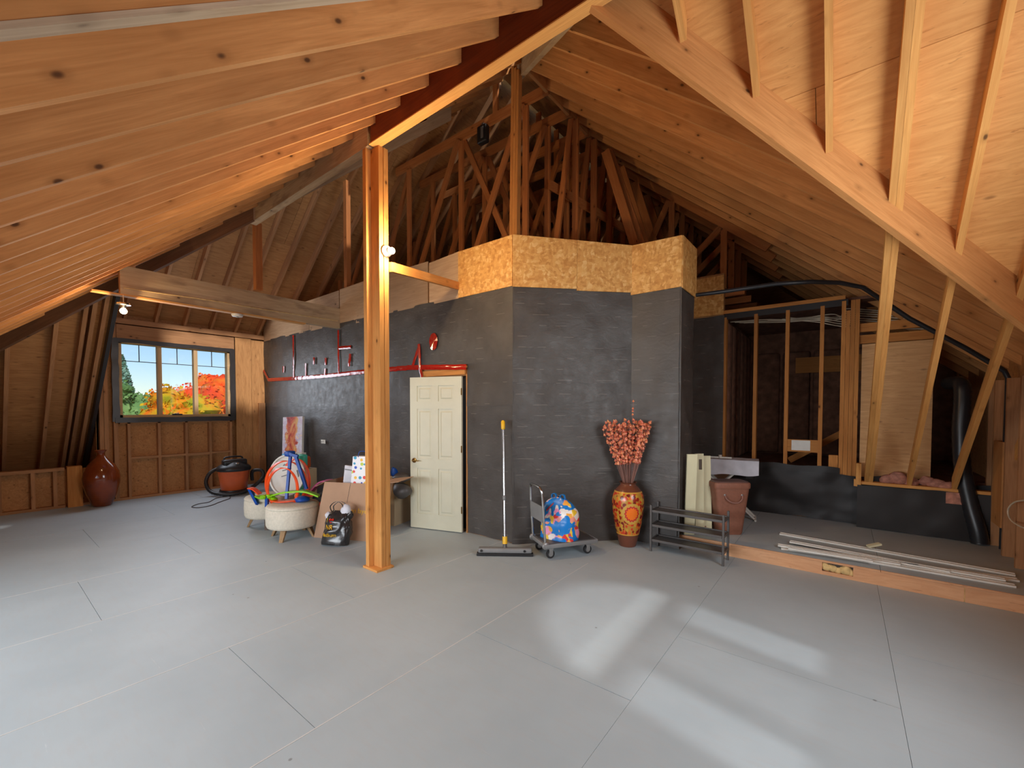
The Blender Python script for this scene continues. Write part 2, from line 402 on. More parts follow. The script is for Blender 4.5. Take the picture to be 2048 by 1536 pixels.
def canvas_mat():
    t = NT('abstract_canvas_paint'); co = t.coord(False); sx = t.n('ShaderNodeSeparateXYZ'); t.l(co, sx.inputs[0])
    n = t.noise(t.map(co, (3.2, 1, 2.2), rot=(0, .5, 0)), 1.7, 4, .6, .6); n2 = t.noise(t.map(co, (10, 1, 8)), 1.0, 3, .6, 1.0)
    warm = t.ramp(n, [(.30, C(226, 196, 120)), (.42, C(222, 150, 90)), (.5, C(206, 96, 60)), (.58, C(168, 48, 44)), (.7, C(120, 40, 50))])
    cool = t.ramp(n2, [(.35, C(226, 226, 232)), (.55, C(206, 190, 214)), (.7, C(236, 230, 224))])
    cen = t.math('ADD', t.math('ABSOLUTE', t.math('ADD', sx.outputs[0], .02)), t.math('MULTIPLY', t.noise(co, 7, 3), .30))
    col = t.mix(t.smooth(cen, .27, .31), warm, cool)
    col = t.mix(t.math('MULTIPLY', t.smooth(n2, .62, .68), .8), col, C(240, 206, 150))
    t.base(col, .6); return t.m
M['canvas'] = canvas_mat()
def floral_vase():
    t = NT('painted_floral_glaze'); co = t.coord(False); sx = t.n('ShaderNodeSeparateXYZ'); t.l(co, sx.inputs[0])
    an = t.math('ARCTAN2', sx.outputs[1], sx.outputs[0]); hz = t.math('ADD', sx.outputs[2], .38)
    # medallion centred on local direction towards the room (angle set by object rotation: local -Y)
    ua = t.math('MULTIPLY', t.math('ADD', an, PI / 2), .19); va = t.math('SUBTRACT', hz, .415)
    r = t.math('SQRT', t.math('ADD', t.math('POWER', ua, 2.0), t.math('POWER', va, 2.0))); ph = t.math('ARCTAN2', va, ua)
    pet = t.math('MULTIPLY', t.math('ABSOLUTE', t.math('SINE', t.math('MULTIPLY', ph, 7.0))), .014)
    rr = t.math('ADD', r, pet)
    cb = t.n('ShaderNodeCombineXYZ'); t.l(t.math('MULTIPLY', an, .19), cb.inputs[0]); t.l(hz, cb.inputs[2])
    v = t.vor(cb.outputs[0], 26.0, rnd=1.0); sep = t.n('ShaderNodeSeparateColor'); t.l(v.outputs['Color'], sep.inputs[0])
    fl = t.ramp(sep.outputs[0], [(0, C(150, 40, 26)), (.3, C(206, 66, 34)), (.5, C(226, 110, 40)), (.68, C(204, 160, 62)), (.85, C(120, 34, 30))], 'CONSTANT')
    fl = t.mix(t.smooth(v.outputs['Distance'], .55, .72), fl, C(190, 140, 54))
    gold = C(206, 166, 74)
    fl = t.mix(t.math('MULTIPLY', t.math('LESS_THAN', r, .125), .85), fl, gold)
    fl = t.mix(t.math('LESS_THAN', rr, .100), fl, C(196, 50, 44)); fl = t.mix(t.math('LESS_THAN', rr, .080), fl, C(244, 120, 24))
    body = t.math('MULTIPLY', t.math('GREATER_THAN', hz, .155), t.math('LESS_THAN', hz, .655))
    col = t.mix(body, C(112, 64, 46), fl)
    for z0 in (.155, .655): col = t.mix(t.math('LESS_THAN', t.math('ABSOLUTE', t.math('SUBTRACT', hz, z0)), .007), col, C(214, 158, 64))
    t.base(col, .22, 0, .6); return t.m
M['floral'] = floral_vase()
def splash(name, ground, cols, sc, thr=.5):
    t = NT(name); co = t.coord(False); n = t.noise(co, sc, 2, .5, .8); v = t.vor(co, sc * 2.2); sep = t.n('ShaderNodeSeparateColor'); t.l(v.outputs['Color'], sep.inputs[0])
    k = t.ramp(sep.outputs[0], [(i / len(cols), c) for i, c in enumerate(cols)], 'CONSTANT'); col = t.mix(t.smooth(n, thr, thr + .03), ground, k); t.base(col, .3, 0, .5); return t.m
M['bagblue'] = splash('blue_printed_bag', C(16, 124, 206), [C(236, 226, 218), C(238, 150, 130), C(224, 60, 60), C(240, 200, 60), C(236, 150, 190), C(242, 170, 70), C(238, 232, 228)], 7.5, .49)
M['bagplain'] = plain('blue_bag_film', C(24, 132, 212), .3)
def dots():
    t = NT('polka_dot_paper'); co = t.coord(False); v = t.vor(co, 17.0, rnd=.55); sep = t.n('ShaderNodeSeparateColor'); t.l(v.outputs['Color'], sep.inputs[0])
    k = t.ramp(sep.outputs[0], [(0, C(226, 60, 50)), (.2, C(40, 150, 190)), (.4, C(240, 190, 60)), (.6, C(40, 80, 190)), (.8, C(190, 210, 70))], 'CONSTANT')
    col = t.mix(t.math('LESS_THAN', v.outputs['Distance'], .36), C(236, 236, 240), k); t.base(col, .5); return t.m
M['dots'] = dots()
def leafmat(name, cols, sc=.8):
    t = NT(name); p = t.n('ShaderNodeNewGeometry').outputs['Position']; n = t.noise(p, sc, 4, .6)
    t.base(t.ramp(n, [(.28 + .44 * i / (len(cols) - 1), c) for i, c in enumerate(cols)]), .8, 0, .1); return t.m
M['maple'] = leafmat('autumn_leaves', [C(120, 150, 40), C(214, 176, 40), C(244, 120, 30), C(250, 70, 36)])
M['redmaple'] = leafmat('red_autumn_leaves', [C(240, 150, 40), C(252, 96, 36), C(244, 60, 44)])
M['leaf'] = leafmat('green_leaves', [C(70, 110, 60), C(110, 150, 90), C(150, 180, 110)])
M['spruce'] = leafmat('blue_green_needles', [C(90, 130, 110), C(130, 170, 150), C(160, 190, 170)])
M['lawn'] = leafmat('lawn', [C(90, 130, 50), C(120, 150, 70)], .3)
M['bark'] = plain('bark', C(96, 76, 60), .9)
M['bud'] = splash('dried_flower_buds', C(216, 120, 90), [C(232, 140, 96), C(196, 84, 66), C(236, 168, 110), C(206, 104, 84)], 40.0, .45)
M['stem'] = plain('dried_stem', C(150, 108, 96), .8)

# ================================================================== STRUCTURE
T = .835
def zN(y): return 4.40 + T * (y - 2.474)
def zP(y): return 4.40 - T * (y - 2.50)
def zW(x): return 4.40 - T * (x + 1.36)
def zL(x): return 4.40 + T * (x + 6.46)
def zD(x): return 3.22 + T * (x + 10.05)
def clip(poly, a, b, c):
    out = []
    for i in range(len(poly)):
        p, q = poly[i], poly[(i + 1) % len(poly)]; dp = a * p[0] + b * p[1] - c; dq = a * q[0] + b * q[1] - c
        if dp <= 0: out.append(p)
        if (dp < 0 < dq) or (dq < 0 < dp):
            t = dp / (dp - dq); out.append((p[0] + t * (q[0] - p[0]), p[1] + t * (q[1] - p[1])))
    return out
def clips(poly, hp):
    for h in hp:
        poly = clip(poly, *h)
        if len(poly) < 3: return []
    ar = abs(sum(poly[i][0] * poly[(i + 1) % len(poly)][1] - poly[(i + 1) % len(poly)][0] * poly[i][1] for i in range(len(poly)))) / 2
    return poly if ar > .01 else []
def slope(name, regions, zf, off, eave, mt, label=None, sheets=True):
    """one roof slope: an outer deck and, under it, the single sheets; regions = (x0, x1, y0, y1, half planes); eave = 'x' or 'y'"""
    deck = MB(); todo = []
    for (x0, x1, y0, y1, hp) in regions:
        p = clips([(x0, y0), (x1, y0), (x1, y1), (x0, y1)], hp)
        if p: deck.prism([(x, y, zf(x, y) + off + .03) for x, y in p], (0, 0, .02))
        if not sheets: continue
        a, b = (2.44, .936) if eave == 'x' else (.936, 2.44); j = 0; y = y0
        while y < y1:
            x = x0 - (1.22 if (eave == 'x' and j % 2) else 0); i = 0
            while x < x1:
                yo = 1.22 if (eave == 'y' and i % 2) else 0
                q = clips([(max(x, x0) + .002, y - yo + .002), (min(x + a, x1) - .002, y - yo + .002), (min(x + a, x1) - .002, y - yo + b - .002), (max(x, x0) + .002, y - yo + b - .002)],
                          list(hp) + [(0, -1, -y0), (0, 1, y1), (-1, 0, -x0), (1, 0, x1)])
                if q: todo.append(q)
                x += a; i += 1
            y += b; j += 1
    o = deck.build(name, M['plydark']); struct(o, label)
    for q in todo:
        mb = MB().prism([(x, y, zf(x, y) + off + random.uniform(0, .004)) for x, y in q], (0, 0, .014))
        mb.build('plywood_sheet', mt, o, axis=(1, 0, 0) if eave == 'x' else (0, 1, 0), up=(0, -T, 1) if eave == 'x' else (T, 0, 1))
    return o
hipL = lambda y: y - 8.934
OPEN = (-6.4, -.9, -.28)        # unseen dormer added for the fill lamp: x0, x1, y of its head
near = slope('ceiling', [(-11.3, OPEN[0], -2.3, 2.474, [(-1, 1, 8.934)]), (OPEN[1], 1.42, -2.3, 2.474, []), (OPEN[0], OPEN[1], OPEN[2], 2.474, []),
                         (-7, 1.42, 2.474, 4.05, [(-1, 1, 8.934), (1, 1, 1.114)]), (-8, 1.42, 4.05, 5.7, [(-1, 1, 10.8), (1, 1, 1.114)])],
             lambda x, y: zN(y), .306, 'x', M['plydark'], 'near roof slope of deep orange rafters above the left half')
far = slope('ceiling', [(-1.4, 1.42, 2.53, 5.6, [(-1, 1, 3.834)])], lambda x, y: zP(y), .15, 'x', M['ply'], 'bright plywood roof slope with thin rafters at the upper right')
wing = slope('ceiling', [(-4.9, 1.42, 2.474, 12, [(-1, -1, -1.114), (1, -1, -3.834)])], lambda x, y: zW(x), .19, 'y', M['plydark'], 'roof slope of parallel deep rafters falling to the right above the alcove')
low = slope('ceiling', [(-11.4, -6.9, -2.3, 1.34, [(1, -1, -8.934)])], lambda x, y: zL(x), .2, 'y', M['plydark'], 'low sloping roof over the knee wall at the far left')
main = slope('ceiling', [(-10.3, -4.9, 1.3, 12, [])], lambda x, y: zD(x), .18, 'y', M['plydark'], 'roof slope rising from the top of the left window wall')

def rafter(parent, ps, mt, th, nm='rafter', axis=None, up=None, label=None):
    vec = V(th); a = V(axis)
    return MB().prism(ps, vec).build(nm, mt, parent, axis=a, up=up or (0, 0, 1), label=label)
# near slope: deep rafters every 0.39 m, butting on the ridge beam and carrying on above it to the hips
aN = V((0, 1, T)); k = -7
for k in range(-7, 24):
    x = -1.69 - .3885 * k - .019
    top = 2.472 if x > -6.5 else hipL(0) * 0 + x + 8.934 + .02
    if top < -1.9: break
    bot = OPEN[2] if OPEN[0] - .1 < x < OPEN[1] + .1 else -2.25
    if top - bot < .15: continue
    def prof(y0, y1): return [(x, y0, zN(y0)), (x, y1, zN(y1)), (x, y1, zN(y1) + .306), (x, y0, zN(y0) + .306)]
    pale = (k == -1)
    rafter(near, prof(bot, top), M['rafter'], (.038, 0, 0), axis=aN, up=(0, -T, 1))
    if pale: rafter(near, [(x - .002, bot, zN(bot) - .016), (x - .002, top, zN(top) - .016), (x - .002, top, zN(top)), (x - .002, bot, zN(bot))], M['rafter_pale'], (.044, 0, 0), nm='nailing_strip', axis=aN, up=(0, -T, 1), label='pale strip under a rafter near the top left corner')
    y1 = min(4.9, 1.114 - x - .03, x + 8.934 + .3)
    if x < -1.4 and y1 > 2.7: rafter(near, prof(2.566, y1), M['rafter'], (.038, 0, 0), axis=aN, up=(0, -T, 1))
for k in range(7, 15):
    x = -1.69 - .3885 * k - .019; prs = [(x, 4.0, zN(4.0)), (x, 5.5, zN(5.5)), (x, 5.5, zN(5.5) + .306), (x, 4.0, zN(4.0) + .306)]
    if x < -4.6: rafter(near, prs, M['rafter'], (.038, 0, 0), axis=aN, up=(0, -T, 1))
# far slope: thin jack rafters; three die on the valley board, the others run free to the knee wall
aP = V((0, 1, -T))
for x, y1 in ((-.886, None), (-.516, None), (-.126, None), (.229, 6.95), (.270, 6.95), (.622, 6.93), (1.0, 6.93), (1.36, 6.9)):
    y1 = y1 or x + 3.834 - .02
    rafter(far, [(x, 2.56, zP(2.56)), (x, y1, zP(y1)), (x, y1, zP(y1) + .15), (x, 2.56, zP(2.56) + .15)], M['jack'], (.04, 0, 0), axis=aP, up=(0, T, 1))
# wing: deep rafters falling to the right
aW = V((1, 0, -T))
for y in (2.76, 3.17, 3.58, 4.0, 4.45, 4.9, 5.32, 5.74, 6.16, 6.58, 7.0, 7.42, 7.84, 8.3, 8.9, 9.5, 10.1):
    x0 = max(1.114 - y + .03, -3.3); x1 = min(y - 3.834 - .03, 1.42)
    rafter(wing, [(x0, y, zW(x0)), (x1, y, zW(x1)), (x1, y, zW(x1) + .19), (x0, y, zW(x0) + .19)], M['rafter'], (0, .038, 0), axis=aW, up=(T, 0, 1))
MB().beam((-3.27, 4.42, 6.03), (-3.27, 11, 6.03), .04, .14).build('knee_purlin', M['rafter'], wing, axis=(0, 1, 0))
# low left slope rafters and the dormer rafters of the main slope
aL = V((1, 0, T))
for y, m_ in ((-1.6, 'leftstud'), (-.9, 'leftstud'), (-.5, 'leftstud'), (-.1, 'leftstud'), (.30, 'leftstud'), (.72, 'leftstud'), (.98, 'leftstud'), (1.06, 'leftstud'), (1.17, 'leftstud'), (1.27, 'flash')):
    x0, x1 = -11.25, y - 8.934 - .04
    rafter(low, [(x0, y, zL(x0)), (x1, y, zL(x1)), (x1, y, zL(x1) + .2), (x0, y, zL(x0) + .2)], M[m_], (0, .045, 0), axis=aL, up=(-T, 0, 1), label='rafter wrapped in black sheet' if m_ == 'flash' else None)
for i in range(14):
    y = 1.70 + .4325 * i; x0, x1 = -10.12, (-6.3 if y < 4.75 else -5.0)
    rafter(main, [(x0, y, zD(x0)), (x1, y, zD(x1)), (x1, y, zD(x1) + .18), (x0, y, zD(x0) + .18)], M['leftstud'], (0, .04, 0), axis=aL, up=(-T, 0, 1))
# ridge beam, hips and valley board
MB().box((-3.70, 2.474, 4.24), (1.42, 2.56, 4.86)).build('ridge_beam', M['lvl'], near, axis=(1, 0, 0), label='deep red-brown laminated ridge beam with a bright lower edge')
MB().box((-3.72, 2.468, 4.232), (1.42, 2.566, 4.242)).build('beam_edge', M['jack'], near, axis=(1, 0, 0))
MB().box((-6.62, 2.474, 4.235), (-3.75, 2.56, 4.60)).build('ridge_beam', M['greywood'], near, axis=(1, 0, 0), label='pale grey beam running left from the post top')
def diag(nm, p0, p1, dp, th, mt, label, par):
    p0, p1 = V(p0), V(p1); s = V((p1.y - p0.y, -(p1.x - p0.x), 0)).normalized() * th
    return MB().prism([p0 - s / 2, p1 - s / 2, p1 - s / 2 + V((0, 0, dp)), p0 - s / 2 + V((0, 0, dp))], s).build(nm, mt, par, axis=p1 - p0, label=label)
diag('hip_board', (-11.1, -2.166, .366), (-6.46, 2.474, 4.235), .36, .045, M['darkwood'], 'brown hip board under the deep rafters at the far left', near)
diag('hip_board', (-6.46, 2.474, 4.235), (-4.55, 4.384, 5.83), .36, .045, M['hipwood'], 'greyed hip board rising behind the post top', near)
diag('hip_board', (-1.36, 2.566, 4.31), (-3.46, 4.574, 5.99), .36, .06, M['greywood'], 'greyish hip board rising from the ridge beam to the thin peak post', near)
diag('valley_board', (-1.36, 2.51, 4.25), (1.42, 5.254, 1.95), .33, .05, M['rafter'], 'long valley board running down from the ridge to the right edge', far)

# ---- floor: a slab and single painted sheets with open joints
fl = MB().box((-10.3, -2.4, -.12), (1.5, 5.30, -.02)).build('floor', M['gap']); struct(fl, 'grey painted plywood floor of the attic room')
seams = {-7: .2, -6: 1.9, -5: .9, -4: 1.56, -3: .59, -2: 2.01, -1: 1.055, 0: 2.25, 1: .7, 2: 1.4}
for kx, ys in seams.items():
    x0 = max(-10.2, -2.1 + 1.19 * (kx - 0)); x1 = min(1.42, -2.1 + 1.19 * (kx + 1))
    y = ys - 2.4 * 3
    while y < 5.2:
        a_, b_ = max(y, -2.3), min(y + 2.4, 5.2)
        if b_ - a_ > .03:
            z = random.uniform(-.0012, 0)
            MB().box((x0 + .0010, a_ + .0015, -.02), (x1 - .0010, b_ - .0015, z)).build('floor_sheet', M['floor'], fl)
        y += 2.4

for kx in (-3, -2, -1, 0):
    x = -2.1 + 1.19 * kx; MB().box((x - .003, -2.2, -.004), (x + .003, 4.0, .0006)).build('joint_filler', M['filler'], fl)
# ---- black paper wall along the back
def wav(p, a=.007, s=2.3): return a * (noise.noise(V(p) * s) + .5 * noise.noise(V(p) * s * 2.7))
def sheet(p0, p1, z0, z1, parent, mt=None, off=.0, amp=.012, step=.06, ragged=0.0, nm='paper_sheet', label=None, e0=0.0, e1=0.0):
    """a hung sheet from plan point p0 to p1; its visible side is to the right-hand side seen from p0 to p1 turned towards the room"""
    p0 = V((*p0, 0)); p1 = V((*p1, 0)); d = (p1 - p0).normalized(); p0 = p0 - d * e0; p1 = p1 + d * e1; L_ = (p1 - p0).length; nrm = V((d.y, -d.x, 0))
    nu = max(2, int(L_ / step)); nv = max(2, int((z1 - z0) / step))
    def fn(u, v):
        x = p0 + d * (L_ * u); z = z0 + (z1 - z0) * v
        if ragged: z += ragged * (noise.noise(V((x.x * 3, x.y * 3, v * 7))) * (1 if v in (0, 1) else 0))
        q = V((x.x, x.y, z)); h = off + amp + wav(q, amp * .8, 2.0) + wav(q + V((9, 9, 9)), amp * .35, 7)
        fold = noise.noise(V((q.x * 1.2 + q.z * .5, q.y * 1.2, q.z * .9))); h += amp * .9 * max(0, .25 - abs(fold)) * 2
        return q + nrm * max(h, .002)
    return MB().grid(fn, nu, nv).build(nm, mt or M['paper'], parent, smooth=True, label=label)
YB = 4.02; P1 = (-3.12, 4.02); P2 = (-2.08, 5.06); P3 = (-1.505, 5.06); P4 = (-1.505, 5.60)
wb = MB()
wb.box((-10.2, YB + .005, 0), (-4.80, YB + .10, 3.66)).box((-3.90, YB + .005, 0), (P1[0], YB + .10, 3.62)).box((-4.80, YB + .005, 2.07), (-3.90, YB + .10, 3.66))
def wallseg(mb, a, b, z0, z1, th=.09):
    a = V((*a, 0)); b = V((*b, 0)); d = (b - a).normalized(); n_ = V((-d.y, d.x, 0))
    mb.prism([a + n_ * .004 + V((0, 0, z0)), b + n_ * .004 + V((0, 0, z0)), b + n_ * th + V((0, 0, z0)), a + n_ * th + V((0, 0, z0))], (0, 0, z1 - z0))
wallseg(wb, P1, P2, 0, 3.60); wallseg(wb, P2, P3, 0, 3.55); wallseg(wb, P3, P4, 0, 3.55)
wb.box((-1.99, 5.56, 0), (-1.52, 5.65, 3.6)).box((-2.04, 5.6, 0), (-1.96, 7.2, 3.66))
wback = struct(wb.build('wall_back', M['plydark']), 'wall hung with black building paper')
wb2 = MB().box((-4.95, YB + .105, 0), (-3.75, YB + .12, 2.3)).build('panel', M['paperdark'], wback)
bands = [(0.01, .97, .0), (.92, 1.72, .004), (1.67, 2.27, .008), (2.22, 3.12, .012)]
for z0, z1, off in bands:
    rg = .02
    if z0 < 2:
        zt = min(z1, 2.06); sheet((-10.04, YB), (-4.80, YB), z0, z1, wback, off=off, ragged=rg)
        sheet((-3.87, YB), P1, z0, z1, wback, off=off, ragged=rg, e1=.016)
    else: sheet((-10.04, YB), P1, z0, z1, wback, off=off, ragged=rg, e1=.016)
for z0, z1, off in ((0.0, .92, 0), (.87, 2.0, .004), (1.95, 3.08, .008)):
    sheet(P1, P2, z0, z1, wback, off=off, ragged=.015, amp=.016, e0=.016); sheet(P2, P3, z0, z1, wback, off=off, ragged=.015, e1=.03)
sheet(P3, P4, .146, 3.05, wback, ragged=.015, e0=.03)
# parapet boards above the paper
def board(a, b, z0, z1, parent, mt, off=.012, th=.012, z1b=None, nm='wall_board'):
    a = V((*a, 0)); b = V((*b, 0)); d = (b - a).normalized(); n_ = V((d.y, -d.x, 0)) * off; z1b = z1b or z1
    q = [a + n_ + V((0, 0, z0)), b + n_ + V((0, 0, z0)), b + n_ + V((0, 0, z1b)), a + n_ + V((0, 0, z1))]
    return MB().prism(q, n_.normalized() * th).build(nm, mt, parent, axis=d)
for x0, x1, z0, z1, z2, m_ in ((-10.04, -8.02, 3.10, 3.68, 3.68, 'board'), (-8.01, -6.96, 3.10, 3.68, 3.69, 'board'), (-6.93, -5.62, 3.06, 3.70, 3.72, 'board'), (-5.61, -4.63, 3.10, 3.71, 3.70, 'board'), (-4.60, -4.02, 3.09, 3.67, 3.70, 'board')):
    board((x0, YB), (x1, YB), z0, z1, wback, M[m_], z1b=z2)
board((-4.01, YB), (P1[0] + .008, YB), 3.09, 3.69, wback, M['osb'], off=.028)
u_ = V((P2[0] - P1[0], P2[1] - P1[1])); pm = (P1[0] + u_[0] * .52, P1[1] + u_[1] * .52)
board((P1[0] - .012, P1[1] - .012), (pm[0] - .002, pm[1] - .002), 3.08, 3.69, wback, M['osb'], z1b=3.66, off=.03); board(pm, P2, 3.06, 3.66, wback, M['osb'], z1b=3.63, off=.03)
board((P2[0] + .004, P2[1]), (P3[0] + .03, P3[1]), 3.03, 3.63, wback, M['osb'], off=.03, z1b=3.61); board((P3[0], P3[1] - .03), P4, 3.02, 3.61, wback, M['osb'], off=.03, z1b=3.62)
# header over the door and red sheathing tape
MB().box((-4.78, 3.985, 2.085), (-3.90, 4.03, 2.165)).build('door_header', M['stud'], wback, axis=(1, 0, 0))
for x0, x1 in ((-4.81, -4.775), (-3.885, -3.868)): MB().box((x0, 3.995, 0), (x1, 4.10, 2.085)).build('door_jamb', M['plydark'], wback, axis=(0, 0, 1))
def tape(pts, wd=.06, label=None):
    q = []
    for i in range(len(pts) - 1):
        a, b = V((pts[i][0], 0, pts[i][1])), V((pts[i + 1][0], 0, pts[i + 1][1])); n_ = max(2, int((b - a).length / .035))
        for j in range(n_ + (i == len(pts) - 2)): q.append(a.lerp(b, j / n_))
    mb = MB(); b0 = len(mb.v); m_ = len(q)
    for i, p in enumerate(q):
        t = (q[min(i + 1, m_ - 1)] - q[max(i - 1, 0)]).normalized(); n_ = V((-t.z, 0, t.x))
        for s_ in (-.5, 0, .5):
            v = p + n_ * (wd * s_ + .006 * noise.noise(p * 13)); v.y = YB - .046 - (.010 if s_ == 0 else 0) - .007 * noise.noise(v * 41); mb.v.append(v)
    for i in range(m_ - 1):
        for k in (0, 1): mb.f.append((i * 3 + k, i * 3 + k + 1, i * 3 + k + 4, i * 3 + k + 3))
    return mb.build('tape_strip', M['tape'], wback, smooth=True, label=label)
tape([(-10.02, 2.46), (-9.78, 2.25), (-8.6, 2.23), (-7.3, 2.225), (-6.0, 2.24), (-4.97, 2.235), (-3.86, 2.175)], .07)
for p in ([(-8.62, 2.25), (-8.62, 3.08)], [(-6.95, 2.24), (-6.95, 3.0)], [(-6.95, 2.69), (-6.55, 2.67)], [(-4.97, 2.21), (-4.79, 2.53)], [(-4.80, 2.56), (-4.78, 2.25), (-4.74, 2.08)], [(-8.13, 2.25), (-8.13, 2.50)]): tape(p, .055)
for x, z in ((-9.07, 2.44), (-7.82, 2.53), (-7.40, 2.49), (-6.62, 2.42), (-6.6, 2.5), (-7.42, 2.3)):
    tape([(x, z - .07), (x + .015, z + .06)], .07)
mb = MB(); mb.v.append(V((-4.49, YB - .05, 2.565)))
for k in range(14): an = 2 * PI * k / 14; mb.v.append(V((-4.49 + .085 * math.cos(an) * (1 + .05 * math.sin(5 * an)), YB - .047 - .004 * (k % 2), 2.565 + .12 * math.sin(an))))
mb.f = [(0, 1 + k, 1 + (k + 1) % 14) for k in range(14)]; mb.build('tape_patch', M['tape'], wback, label='round red tape patch above the door')

# ---- left wall: sheathing, studs, window, knee wall
wl = MB()
Xs0, Xs1 = -10.20, -10.17
for y0, y1, z0, z1 in ((-2.35, .95, 0, .62), (.95, 1.33, 0, .62), (1.33, 1.64, 0, 3.3), (3.32, 12.1, 0, 3.3), (1.64, 3.32, 0, 1.47), (1.64, 3.32, 2.83, 3.3)): wl.box((Xs0, y0, z0), (Xs1, y1, z1))
wl.box((-11.6, 1.335, -.1), (-10.17, 1.365, 1.9)).box((-11.6, -2.4, -.1), (-11.4, 1.4, 1.2)).box((-11.6, -2.4, -.1), (-10.17, 1.35, 0))
wleft = struct(wl.build('wall_left', M['plydark']), 'left end wall of bare studs with the three-pane window')
def stud(y0, y1, z0, z1, parent=wleft, x0=-10.17, x1=-10.05, mt='leftstud', nm='stud'): return MB().box((x0, y0, z0), (x1, y1, z1)).build(nm, M[mt], parent, axis=(0, 0, 1) if z1 - z0 > y1 - y0 else (0, 1, 0))
stud(-2.3, .93, 0, .04, nm='bottom_plate'); stud(-2.3, .93, .61, .66, nm='top_plate', x1=-10.03)
for y in (-1.7, -1.2, -.7, -.2, .22, .56, .80): stud(y, y + .045, .04, .61)
stud(.955, 1.13, 0, .67, x1=-10.00, mt='stud')
stud(1.13, 4.0, 0, .04, nm='bottom_plate')
for y in (1.36, 1.42, 1.54): stud(y, y + .055, .04, 3.12)
for y in (1.72, 2.145, 2.56, 2.955, 3.32): stud(y, y + .04, .04, 1.38)
for y0, y1 in ((1.76, 2.145), (2.185, 2.56), (2.6, 2.955), (2.995, 3.32)): stud(y0, y1, .715 + random.uniform(-.012, .012), .755, nm='blocking')
stud(1.6, 3.42, 2.87, 3.11, nm='window_header', mt='leftstud', x1=-10.04); stud(1.3, 4.0, 3.13, 3.22, nm='top_plate', x1=-10.03)
stud(1.62, 3.36, 1.36, 1.40, nm='sill_plate')
MB().box((-10.06, 3.44, .04), (-10.045, 3.74, 3.12)).build('wall_board', M['plydark'], wleft, axis=(0, 0, 1)); MB().box((-10.06, 3.745, .04), (-10.045, 4.0, 3.10)).build('wall_board', M['plydark'], wleft, axis=(0, 0, 1))
MB().box((-10.05, 3.86, .04), (-9.99, 3.99, 1.75)).build('stud', M['leftstud'], wleft, axis=(0, 0, 1))
# black flashing round the window
def lumpy(lo, hi, mt, parent, nm, amp=.012, seg=14):
    lo, hi = V(lo), V(hi); d = hi - lo; ax = max(range(3), key=lambda i: d[i]); mb = MB(); o = [i for i in range(3) if i != ax]
    for i in range(seg + 1):
        for (a_, b_) in ((0, 0), (1, 0), (1, 1), (0, 1)):
            p = V((0, 0, 0)); p[ax] = lo[ax] + d[ax] * i / seg; p[o[0]] = (lo, hi)[a_][o[0]]; p[o[1]] = (lo, hi)[b_][o[1]]
            p += V((amp * noise.noise(p * 6), amp * noise.noise(p * 6 + V((5, 1, 2))), amp * noise.noise(p * 6 + V((1, 7, 3))))); mb.v.append(p)
    for i in range(seg):
        for k in range(4): mb.f.append((i * 4 + k, i * 4 + (k + 1) % 4, i * 4 + 4 + (k + 1) % 4, i * 4 + 4 + k))
    mb.f += [(3, 2, 1, 0), tuple(seg * 4 + k for k in range(4))]
    return mb.build(nm, mt, parent, smooth=40)
win1 = sempty('window_1', 'three-pane wooden window in the left end wall', (-10.1, 2.47, 1.5))
lumpy((-10.10, 1.56, 1.38), (-10.02, 3.40, 1.47), M['flash'], win1, 'flashing'); lumpy((-10.10, 1.56, 2.80), (-10.03, 3.40, 2.87), M['flash'], win1, 'flashing')
lumpy((-10.10, 1.53, 1.40), (-10.03, 1.62, 2.86), M['flash'], win1, 'flashing'); lumpy((-10.10, 3.335, 1.40), (-10.03, 3.43, 2.86), M['flash'], win1, 'flashing')
fr = MB()
for lo, hi in (((-10.2, 1.62, 1.465), (-10.06, 3.34, 1.515)), ((-10.2, 1.62, 2.785), (-10.06, 3.34, 2.83)), ((-10.2, 1.62, 1.47), (-10.06, 1.665, 2.83)), ((-10.2, 3.295, 1.47), (-10.06, 3.34, 2.83))): fr.box(lo, hi)
fr.build('window_frame', M['frame'], win1, axis=(0, 1, 0))
lites = ((1.665, 2.165), (2.225, 2.725), (2.79, 3.295))
for y0 in (2.165, 2.725): MB().box((-10.19, y0, 1.51), (-10.07, y0 + .062, 2.79)).build('mullion', M['frame'], win1, axis=(0, 0, 1))
for y0, y1 in lites:
    MB().box((-10.135, y0, 1.515), (-10.131, y1, 2.785)).build('pane', M['glass'], win1)
    MB().box((-10.14, y0, 2.475), (-10.126, y1, 2.487)).box((-10.14, (y0 + y1) / 2 - .006, 2.487), (-10.126, (y0 + y1) / 2 + .006, 2.785)).build('muntin', M['muntin'], win1)
mb = MB().rbox((-10.07, 2.36, 1.505), (-10.03, 2.52, 1.53), .008).tube([(-10.04, 2.44, 1.52), (-10.02, 2.46, 1.545), (-10.01, 2.38, 1.53)], .006).build('crank_handle', M['black'], win1)
